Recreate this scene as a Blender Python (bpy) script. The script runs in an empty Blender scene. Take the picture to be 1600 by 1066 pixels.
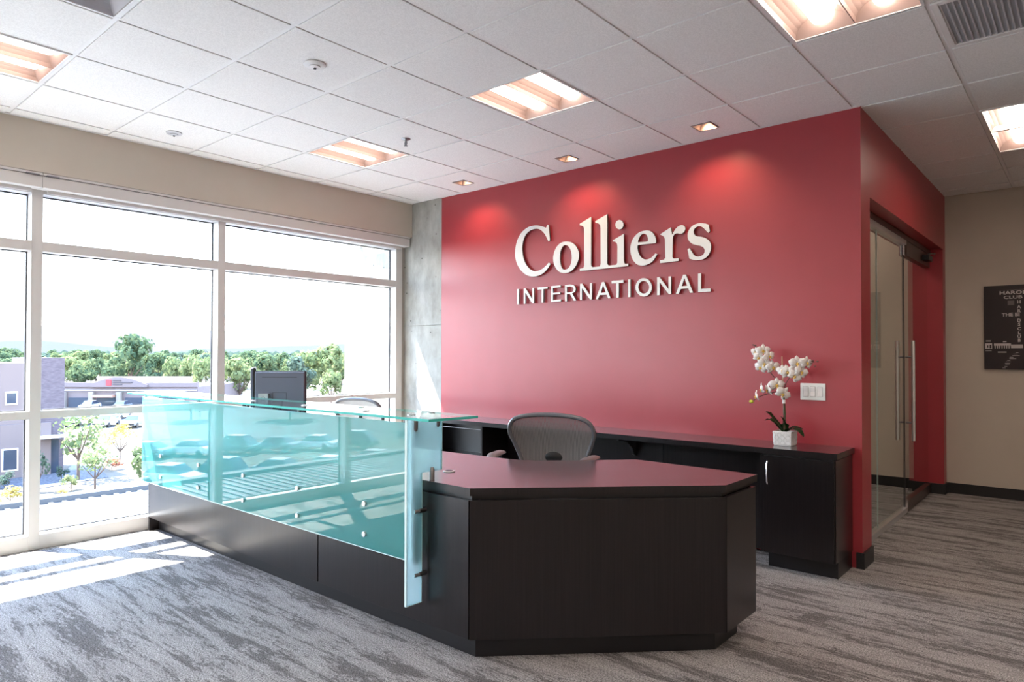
import bpy, bmesh, math, random
from mathutils import Vector, Matrix
random.seed(7)
S = bpy.context.scene
COL = S.collection
PI = math.pi

# ------------------------------------------------------------------ camera
yaw, pitch, roll = -0.713914, 0.013804, 0.001941
fw = Vector((math.sin(yaw)*math.cos(pitch), math.cos(yaw)*math.cos(pitch), math.sin(pitch)))
rt = Vector((math.cos(yaw), -math.sin(yaw), 0)); up = rt.cross(fw)
r2 = rt*math.cos(roll) + up*math.sin(roll); u2 = -rt*math.sin(roll) + up*math.cos(roll)
cd = bpy.data.cameras.new('camera'); cam = bpy.data.objects.new('camera', cd); COL.objects.link(cam)
cd.sensor_width = 36; cd.lens = 1058.6/1600*36
cd.shift_x = 7.41/1600; cd.shift_y = 8.90/1600
cd.clip_end = 20000; cd.clip_start = 0.05
m = Matrix((r2, u2, -fw)).transposed().to_4x4(); m.translation = Vector((4.84841, -4.90199, 1.39349))
cam.matrix_world = m
S.camera = cam

# ------------------------------------------------------------------ world, sun, exposure
SKY_STRENGTH = 4.0
SUN_STRENGTH = 14.0
EXPOSURE = 1.66
w = bpy.data.worlds.new('sky'); S.world = w; w.use_nodes = True
nt = w.node_tree; bg = nt.nodes['Background']
tc = nt.nodes.new('ShaderNodeTexCoord'); sp = nt.nodes.new('ShaderNodeSeparateXYZ'); cr = nt.nodes.new('ShaderNodeValToRGB')
nt.links.new(tc.outputs['Generated'], sp.inputs[0]); nt.links.new(sp.outputs['Z'], cr.inputs[0])
cr.color_ramp.elements[0].position = 0.0; cr.color_ramp.elements[0].color = (0.93, 0.96, 1.0, 1)
cr.color_ramp.elements[1].position = 0.75; cr.color_ramp.elements[1].color = (0.30, 0.50, 0.95, 1)
e_ = cr.color_ramp.elements.new(0.25); e_.color = (0.66, 0.82, 1.0, 1)
nt.links.new(cr.outputs[0], bg.inputs[0]); bg.inputs[1].default_value = SKY_STRENGTH
sd = bpy.data.lights.new('sun', 'SUN'); so = bpy.data.objects.new('sun', sd); COL.objects.link(so)
sd.energy = SUN_STRENGTH; sd.angle = math.radians(0.6); sd.color = (1.0, 0.95, 0.87)
so.rotation_mode = 'QUATERNION'
so.rotation_quaternion = Vector((0.567, 0.323, -1.0)).normalized().to_track_quat('-Z', 'Y')
so.location = (-6, -6, 12)
S.view_settings.view_transform = 'Standard'; S.view_settings.look = 'None'
S.view_settings.exposure = EXPOSURE; S.view_settings.gamma = 1; S.view_settings.use_curve_mapping = False
TROFFER = 4.4      # emission of the ceiling lamp tubes
SPOT = 8.0        # watts of the wall washing downlights

# ------------------------------------------------------------------ materials
def mat(name, col=(0.8, 0.8, 0.8), rough=0.5, metal=0.0, spec=0.5, coat=0.0, emit=None, es=0.0):
    M = bpy.data.materials.new(name); M.use_nodes = True
    b = M.node_tree.nodes['Principled BSDF']
    b.inputs['Base Color'].default_value = (*col, 1); b.inputs['Roughness'].default_value = rough
    b.inputs['Metallic'].default_value = metal; b.inputs['Specular IOR Level'].default_value = spec
    b.inputs['Coat Weight'].default_value = coat
    if emit: b.inputs['Emission Color'].default_value = (*emit, 1); b.inputs['Emission Strength'].default_value = es
    return M
def N(M, t, **k):
    n = M.node_tree.nodes.new(t)
    for a, v in k.items(): setattr(n, a, v)
    return n
def LK(M, a, b): M.node_tree.links.new(a, b)
def BS(M): return M.node_tree.nodes['Principled BSDF']
def noisy(M, c1, c2, scale=(20, 20, 20), detail=3, lo=0.35, hi=0.65, coord='Object', bump=0.0, bscale=None, bd=0.002):
    t = N(M, 'ShaderNodeTexCoord'); mp = N(M, 'ShaderNodeMapping'); n = N(M, 'ShaderNodeTexNoise'); r = N(M, 'ShaderNodeValToRGB')
    mp.inputs['Scale'].default_value = scale; n.inputs['Scale'].default_value = 1; n.inputs['Detail'].default_value = detail
    if coord == 'World':
        g = N(M, 'ShaderNodeNewGeometry'); LK(M, g.outputs['Position'], mp.inputs[0])
    else: LK(M, t.outputs[coord], mp.inputs[0])
    LK(M, mp.outputs[0], n.inputs[0]); LK(M, n.outputs[0], r.inputs[0])
    r.color_ramp.elements[0].position = lo; r.color_ramp.elements[0].color = (*c1, 1)
    r.color_ramp.elements[1].position = hi; r.color_ramp.elements[1].color = (*c2, 1)
    LK(M, r.outputs[0], BS(M).inputs['Base Color'])
    if bump:
        n2 = N(M, 'ShaderNodeTexNoise'); n2.inputs['Scale'].default_value = bscale or 200; n2.inputs['Detail'].default_value = 4
        g = N(M, 'ShaderNodeNewGeometry'); LK(M, g.outputs['Position'], n2.inputs[0])
        b = N(M, 'ShaderNodeBump'); b.inputs['Strength'].default_value = bump; b.inputs['Distance'].default_value = bd
        LK(M, n2.outputs[0], b.inputs['Height']); LK(M, b.outputs[0], BS(M).inputs['Normal'])
    return M

MT = {}
MT['red'] = noisy(mat('red_paint', rough=0.36, spec=0.7), (0.360, 0.030, 0.042), (0.380, 0.033, 0.046), (3, 3, 3), coord='World', bump=0.12, bscale=260, bd=0.001)
MT['beige'] = noisy(mat('beige_paint', rough=0.6), (0.60, 0.535, 0.45), (0.62, 0.555, 0.47), (3, 3, 3), coord='World', bump=0.15, bscale=240, bd=0.001)
MT['base'] = mat('black_rubber_base', (0.018, 0.018, 0.02), 0.45)
MT['frame'] = mat('white_window_frame', (0.70, 0.68, 0.655), 0.4)
MT['gasket'] = mat('gasket', (0.03, 0.03, 0.035), 0.6)
MT['shade'] = mat('shade_cover', (0.72, 0.69, 0.66), 0.5)
MT['tile'] = noisy(mat('ceiling_tile', rough=0.9, spec=0.2), (0.82, 0.815, 0.80), (0.94, 0.935, 0.92), (170, 170, 170), coord='World', detail=2, bump=0.5, bscale=300, bd=0.002)
MT['grid'] = mat('grid_white', (0.86, 0.85, 0.84), 0.4)
MT['plenum'] = mat('plenum_dark', (0.06, 0.055, 0.05), 0.9)
MT['white'] = mat('white_enamel', (0.8, 0.79, 0.78), 0.35)
MT['letter'] = mat('letter_white', (0.80, 0.82, 0.80), 0.35)
MT['letter_side'] = mat('letter_side', (0.12, 0.10, 0.10), 0.5)
MT['steel'] = mat('brushed_steel', (0.80, 0.80, 0.81), 0.32, 0.9)
MT['darksteel'] = mat('dark_steel', (0.28, 0.28, 0.29), 0.35, 1.0)
MT['chrome'] = mat('chrome', (0.8, 0.8, 0.82), 0.12, 1.0)
MT['black'] = mat('black_plastic', (0.015, 0.015, 0.017), 0.4)
MT['lamp'] = mat('lamp_diffuser', (0.9, 0.88, 0.85), 0.5, emit=(1.0, 0.84, 0.71), es=TROFFER)
MT['lamp_off'] = mat('lamp_unlit', (0.62, 0.62, 0.66), 0.3)
MT['reflector'] = mat('lamp_reflector', (0.36, 0.265, 0.24), 0.35)
MT['bronze'] = mat('bronze_rail', (0.10, 0.065, 0.055), 0.35, 0.6)

def wood(name, c1, c2, rough, top=False):
    M = mat(name, rough=rough, spec=(1.0 if top else 0.5), coat=(0.5 if top else 0.15)); BS(M).inputs['Coat Roughness'].default_value = 0.22
    sc = (120, 120, 2.2) if not top else (2.2, 120, 2)
    return noisy(M, c1, c2, sc, detail=6, lo=0.3, hi=0.7, coord='World')
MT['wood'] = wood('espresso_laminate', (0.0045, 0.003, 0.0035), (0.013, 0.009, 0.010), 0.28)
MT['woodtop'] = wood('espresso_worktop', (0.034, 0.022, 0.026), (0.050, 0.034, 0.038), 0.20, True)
MT['kick'] = mat('toe_kick', (0.012, 0.011, 0.013), 0.35)

def glassmat(name, tint, rough=0.0, ior=1.45, frost=0.0, frostcol=(0.8, 0.95, 0.95), transl=0.5, tcol=None):
    M = bpy.data.materials.new(name); M.use_nodes = True; T = M.node_tree; T.nodes.clear()
    o = N(M, 'ShaderNodeOutputMaterial'); tr = N(M, 'ShaderNodeBsdfTransparent'); gl = N(M, 'ShaderNodeBsdfGlossy')
    fr = N(M, 'ShaderNodeFresnel'); mx = N(M, 'ShaderNodeMixShader')
    tr.inputs[0].default_value = (*tint, 1); gl.inputs['Roughness'].default_value = rough; gl.inputs[0].default_value = (1, 1, 1, 1)
    fr.inputs[0].default_value = ior
    base = tr.outputs[0]
    if frost > 0:
        df = N(M, 'ShaderNodeBsdfDiffuse'); tl = N(M, 'ShaderNodeBsdfTranslucent'); m1 = N(M, 'ShaderNodeMixShader'); m2 = N(M, 'ShaderNodeMixShader')
        df.inputs[0].default_value = (*frostcol, 1); tl.inputs[0].default_value = (*(tcol or frostcol), 1)
        m1.inputs[0].default_value = transl; LK(M, df.outputs[0], m1.inputs[1]); LK(M, tl.outputs[0], m1.inputs[2])
        m2.inputs[0].default_value = frost; LK(M, tr.outputs[0], m2.inputs[1]); LK(M, m1.outputs[0], m2.inputs[2])
        base = m2.outputs[0]
    ge = N(M, 'ShaderNodeNewGeometry'); inv = N(M, 'ShaderNodeMath', operation='SUBTRACT'); inv.inputs[0].default_value = 1.0; LK(M, ge.outputs['Backfacing'], inv.inputs[1])
    mu = N(M, 'ShaderNodeMath', operation='MULTIPLY'); LK(M, fr.outputs[0], mu.inputs[0]); LK(M, inv.outputs[0], mu.inputs[1])
    LK(M, mu.outputs[0], mx.inputs[0]); LK(M, base, mx.inputs[1]); LK(M, gl.outputs[0], mx.inputs[2]); LK(M, mx.outputs[0], o.inputs[0])
    return M
MT['winglass'] = glassmat('window_glass', (0.985, 0.995, 0.99), ior=1.25)
MT['doorglass'] = glassmat('door_glass', (0.93, 0.96, 0.94), ior=1.35)
MT['topglass'] = glassmat('counter_glass', (0.90, 0.985, 0.97), ior=1.5, frost=0.10, frostcol=(0.75, 0.95, 0.93))
MT['edgeglass'] = mat('glass_edge_teal', (0.06, 0.50, 0.44), 0.15)
MT['frost'] = glassmat('frosted_teal_glass', (0.35, 0.82, 0.80), ior=1.6, frost=0.84, frostcol=(0.13, 0.54, 0.53), transl=0.66, tcol=(0.86, 0.98, 0.97))
MT['endglass'] = glassmat('frosted_clear_glass', (0.66, 0.86, 0.90), ior=1.45, frost=0.40, frostcol=(0.20, 0.42, 0.46), transl=0.78, tcol=(0.9, 0.97, 1.0))
MT['edgelight'] = mat('glass_edge_pale', (0.75, 0.95, 0.95), 0.2)

def carpet():
    M = mat('carpet', rough=0.95, spec=0.1)
    g = N(M, 'ShaderNodeNewGeometry'); sx = N(M, 'ShaderNodeSeparateXYZ'); LK(M, g.outputs['Position'], sx.inputs[0])
    # broad wavy streaks running along X
    mp = N(M, 'ShaderNodeMapping'); mp.inputs['Scale'].default_value = (1.5, 9.5, 1); mp.inputs['Rotation'].default_value = (0, 0, 0.06)
    LK(M, g.outputs['Position'], mp.inputs[0])
    n1 = N(M, 'ShaderNodeTexNoise'); n1.inputs['Scale'].default_value = 1.0; n1.inputs['Detail'].default_value = 5; n1.inputs['Roughness'].default_value = 0.72; n1.inputs['Distortion'].default_value = 0.35
    LK(M, mp.outputs[0], n1.inputs[0])
    mp2 = N(M, 'ShaderNodeMapping'); mp2.inputs['Scale'].default_value = (26, 70, 1); LK(M, g.outputs['Position'], mp2.inputs[0])
    n2 = N(M, 'ShaderNodeTexNoise'); n2.inputs['Scale'].default_value = 1.0; n2.inputs['Detail'].default_value = 3; LK(M, mp2.outputs[0], n2.inputs[0])
    ma = N(M, 'ShaderNodeMath', operation='MULTIPLY_ADD'); ma.inputs[1].default_value = 0.30; LK(M, n2.outputs[0], ma.inputs[0]); LK(M, n1.outputs[0], ma.inputs[2])
    r = N(M, 'ShaderNodeValToRGB'); LK(M, ma.outputs[0], r.inputs[0])
    e = r.color_ramp.elements
    e[0].position = 0.54; e[0].color = (0.17, 0.158, 0.155, 1); e[1].position = 0.80; e[1].color = (0.43, 0.41, 0.40, 1)
    a = e.new(0.60); a.color = (0.21, 0.198, 0.194, 1); a = e.new(0.64); a.color = (0.34, 0.322, 0.315, 1)
    n3 = N(M, 'ShaderNodeTexNoise'); n3.inputs['Scale'].default_value = 150; n3.inputs['Detail'].default_value = 2; LK(M, g.outputs['Position'], n3.inputs[0])
    r3 = N(M, 'ShaderNodeValToRGB'); LK(M, n3.outputs[0], r3.inputs[0]); r3.color_ramp.elements[0].position = 0.36; r3.color_ramp.elements[0].color = (0.45, 0.45, 0.45, 1)
    r3.color_ramp.elements[1].position = 0.64; r3.color_ramp.elements[1].color = (1.35, 1.35, 1.35, 1)
    mx = N(M, 'ShaderNodeMix', data_type='RGBA', blend_type='MULTIPLY'); mx.inputs[0].default_value = 1
    LK(M, r.outputs[0], mx.inputs[6]); LK(M, r3.outputs[0], mx.inputs[7]); LK(M, mx.outputs[2], BS(M).inputs['Base Color'])
    b = N(M, 'ShaderNodeBump'); b.inputs['Strength'].default_value = 0.7; b.inputs['Distance'].default_value = 0.004
    LK(M, n3.outputs[0], b.inputs['Height']); LK(M, b.outputs[0], BS(M).inputs['Normal'])
    return M
MT['carpet'] = carpet()

def concrete():
    M = mat('cast_concrete', rough=0.85)
    g = N(M, 'ShaderNodeNewGeometry')
    mp = N(M, 'ShaderNodeMapping'); mp.inputs['Scale'].default_value = (6, 6, 3.0); LK(M, g.outputs['Position'], mp.inputs[0])
    n = N(M, 'ShaderNodeTexNoise'); n.inputs['Scale'].default_value = 1; n.inputs['Detail'].default_value = 9; n.inputs['Roughness'].default_value = 0.65; LK(M, mp.outputs[0], n.inputs[0])
    r = N(M, 'ShaderNodeValToRGB'); LK(M, n.outputs[0], r.inputs[0]); e = r.color_ramp.elements
    e[0].position = 0.3; e[0].color = (0.26, 0.255, 0.225, 1); e[1].position = 0.66; e[1].color = (0.45, 0.45, 0.42, 1)
    v = N(M, 'ShaderNodeTexVoronoi'); v.inputs['Scale'].default_value = 9; LK(M, g.outputs['Position'], v.inputs[0])
    r2_ = N(M, 'ShaderNodeValToRGB'); LK(M, v.outputs['Distance'], r2_.inputs[0]); r2_.color_ramp.elements[0].position = 0.05; r2_.color_ramp.elements[0].color = (0.25, 0.24, 0.22, 1)
    r2_.color_ramp.elements[1].position = 0.10; r2_.color_ramp.elements[1].color = (1, 1, 1, 1)
    mx = N(M, 'ShaderNodeMix', data_type='RGBA', blend_type='MULTIPLY'); mx.inputs[0].default_value = 1
    LK(M, r.outputs[0], mx.inputs[6]); LK(M, r2_.outputs[0], mx.inputs[7]); LK(M, mx.outputs[2], BS(M).inputs['Base Color'])
    b = N(M, 'ShaderNodeBump'); b.inputs['Strength'].default_value = 0.4; b.inputs['Distance'].default_value = 0.01
    LK(M, n.outputs[0], b.inputs['Height']); LK(M, b.outputs[0], BS(M).inputs['Normal'])
    return M
MT['concrete'] = concrete()
MT['caulk'] = mat('caulk', (0.36, 0.33, 0.29), 0.8)

# ------------------------------------------------------------------ mesh builder
class MB:
    def __init__(s): s.bm = bmesh.new(); s.mi = 0
    def _f(s, vs, mi=None):
        try: f = s.bm.faces.new(vs)
        except ValueError: return None
        f.material_index = s.mi if mi is None else mi
        return f
    def box(s, x0, x1, y0, y1, z0, z1):
        v = [s.bm.verts.new(p) for p in ((x0,y0,z0),(x1,y0,z0),(x1,y1,z0),(x0,y1,z0),(x0,y0,z1),(x1,y0,z1),(x1,y1,z1),(x0,y1,z1))]
        for q in ((3,2,1,0),(4,5,6,7),(0,1,5,4),(1,2,6,5),(2,3,7,6),(3,0,4,7)): s._f([v[i] for i in q])
        return s
    def prism(s, poly, z0, z1, side=None):
        a = sum(poly[i][0]*poly[(i+1)%len(poly)][1]-poly[(i+1)%len(poly)][0]*poly[i][1] for i in range(len(poly)))
        if a < 0: poly = poly[::-1]
        b = [s.bm.verts.new((x, y, z0)) for x, y in poly]; t = [s.bm.verts.new((x, y, z1)) for x, y in poly]
        s._f(t); s._f(b[::-1]); n = len(poly)
        for i in range(n): s._f([b[i], b[(i+1)%n], t[(i+1)%n], t[i]], side)
        return s
    def xprism(s, poly, x0, x1, side=None):   # poly in (y,z)
        b = [s.bm.verts.new((x0, y, z)) for y, z in poly]; t = [s.bm.verts.new((x1, y, z)) for y, z in poly]
        s._f(t); s._f(b[::-1]); n = len(poly)
        for i in range(n): s._f([b[i], b[(i+1)%n], t[(i+1)%n], t[i]], side)
        return s
    def yprism(s, poly, y0, y1, side=None):   # poly in (x,z)
        b = [s.bm.verts.new((x, y0, z)) for x, z in poly]; t = [s.bm.verts.new((x, y1, z)) for x, z in poly]
        s._f(t); s._f(b[::-1]); n = len(poly)
        for i in range(n): s._f([b[i], b[(i+1)%n], t[(i+1)%n], t[i]], side)
        return s
    def quad(s, a, b, c, d): s._f([s.bm.verts.new(p) for p in (a, b, c, d)]); return s
    def tube(s, pts, r, n=10, closed=False, cap=True, flat=None):
        pts = [Vector(p) for p in pts]; rs = r if isinstance(r, (list, tuple)) else [r]*len(pts); rings = []
        N_ = len(pts); ref = None
        for i, p in enumerate(pts):
            a = pts[(i-1) % N_] if (closed or i > 0) else p; b = pts[(i+1) % N_] if (closed or i < N_-1) else p
            d = (b-a).normalized() if (b-a).length > 1e-9 else Vector((0,0,1))
            if ref is None: ref = Vector((0,0,1)) if abs(d.z) < 0.9 else Vector((1,0,0))
            u = (ref - d*ref.dot(d)).normalized(); v = d.cross(u); ref = u
            fl = flat or 1
            rings.append([s.bm.verts.new(p + (u*math.cos(2*PI*k/n)*fl + v*math.sin(2*PI*k/n))*rs[i]) for k in range(n)])
        for i in range(N_ if closed else N_-1):
            A, B_ = rings[i], rings[(i+1) % N_]
            for k in range(n): s._f([A[k], A[(k+1)%n], B_[(k+1)%n], B_[k]])
        if cap and not closed: s._f(rings[0][::-1]); s._f(rings[-1])
        return s
    def cyl(s, c0, c1, r, n=16): return s.tube([c0, c1], r, n)
    def lathe(s, prof, c=(0,0,0), n=20):
        rings = []
        for r, z in prof: rings.append([s.bm.verts.new((c[0]+r*math.cos(2*PI*k/n), c[1]+r*math.sin(2*PI*k/n), c[2]+z)) for k in range(n)])
        for A, B_ in zip(rings, rings[1:]):
            for k in range(n): s._f([A[k], A[(k+1)%n], B_[(k+1)%n], B_[k]])
        s._f(rings[0][::-1]); s._f(rings[-1]); return s
    def ball(s, c, r, n=10, sq=(1,1,1)):
        m_ = Matrix.Translation(c) @ Matrix.Diagonal((r*sq[0], r*sq[1], r*sq[2], 1))
        g = bmesh.ops.create_uvsphere(s.bm, u_segments=n, v_segments=max(4, n//2+1), radius=1, matrix=m_)
        for v in g['verts']:
            for f in v.link_faces: f.material_index = s.mi
        return s
    def ico(s, c, r, sub=2, jit=0.0, sq=(1,1,1)):
        m_ = Matrix.Translation(c) @ Matrix.Diagonal((r*sq[0], r*sq[1], r*sq[2], 1))
        g = bmesh.ops.create_icosphere(s.bm, subdivisions=sub, radius=1, matrix=m_)
        for v in g['verts']:
            v.co += Vector((random.uniform(-1,1), random.uniform(-1,1), random.uniform(-1,1)))*jit*r
            for f in v.link_faces: f.material_index = s.mi
        return s
    def grid(s, fn, nu, nv, thick=0.0):
        V = [[s.bm.verts.new(fn(i/nu, j/nv)) for j in range(nv+1)] for i in range(nu+1)]
        for i in range(nu):
            for j in range(nv): s._f([V[i][j], V[i+1][j], V[i+1][j+1], V[i][j+1]])
        return s
    def xform(s, M_): bmesh.ops.transform(s.bm, matrix=M_, verts=s.bm.verts[:]); return s
    def build(s, name, mats, parent=None, bevel=0.0, smooth=False, seg=2, solid=0.0, origin=None):
        bmesh.ops.recalc_face_normals(s.bm, faces=s.bm.faces[:]) if not solid else None
        if bevel > 0:
            bmesh.ops.bevel(s.bm, geom=[e for e in s.bm.edges if len(e.link_faces) == 2 and e.calc_face_angle(0) > 0.5], offset=bevel, segments=seg, affect='EDGES', profile=0.5)
        if solid: bmesh.ops.solidify(s.bm, geom=s.bm.faces[:], thickness=solid); bmesh.ops.recalc_face_normals(s.bm, faces=s.bm.faces[:])
        me = bpy.data.meshes.new(name); 
        if parent is not None: o0 = parent.matrix_basis.translation.copy(); pp = parent.parent
        else: o0 = Vector((0,0,0)); pp = None
        while pp is not None: o0 += pp.matrix_basis.translation; pp = pp.parent
        off = Vector((0,0,0))
        if parent is None and origin is None and s.bm.verts:
            xs = [v.co for v in s.bm.verts]
            off = Vector(((min(p.x for p in xs)+max(p.x for p in xs))/2, (min(p.y for p in xs)+max(p.y for p in xs))/2, min(p.z for p in xs)))
        elif origin is not None: off = Vector(origin)
        bmesh.ops.translate(s.bm, vec=-(o0+off) if parent is not None else -off, verts=s.bm.verts[:])
        s.bm.to_mesh(me); s.bm.free()
        for k in (mats if isinstance(mats, (list, tuple)) else [mats]): me.materials.append(MT[k] if isinstance(k, str) else k)
        if smooth:
            for p in me.polygons: p.use_smooth = True
            if smooth != 'all':
                me.set_sharp_from_angle(angle=math.radians(40))
        o = bpy.data.objects.new(name, me); COL.objects.link(o)
        if parent is not None: o.parent = parent; o.location = off
        else: o.location = off
        return o
def tag(o, label=None, cat=None, group=None, kind=None):
    if label: o['label'] = label
    if cat: o['category'] = cat
    if group: o['group'] = group
    if kind: o['kind'] = kind
    return o
def empty(name, loc=(0,0,0)):
    o = bpy.data.objects.new(name, None); COL.objects.link(o); o.location = loc; o.empty_display_size = 0.1; return o
def thing(name, loc, label, cat, group=None): return tag(empty(name, loc), label, cat, group)
def copy_tree(o, loc=None, rz=None, parent=None, label=None, group=None, sc=None):
    c = o.copy(); COL.objects.link(c); c.parent = parent
    if loc is not None: c.location = loc
    if rz is not None: c.rotation_euler = (0, 0, rz)
    if sc is not None: c.scale = sc if isinstance(sc, (tuple, list)) else (sc, sc, sc)
    if label: c['label'] = label
    if group: c['group'] = group
    for ch in list(o.children): copy_tree(ch, parent=c)
    return c
def struct(o, label=None): o['kind'] = 'structure'; o['label'] = label or o.name.replace('_', ' '); return o

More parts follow.
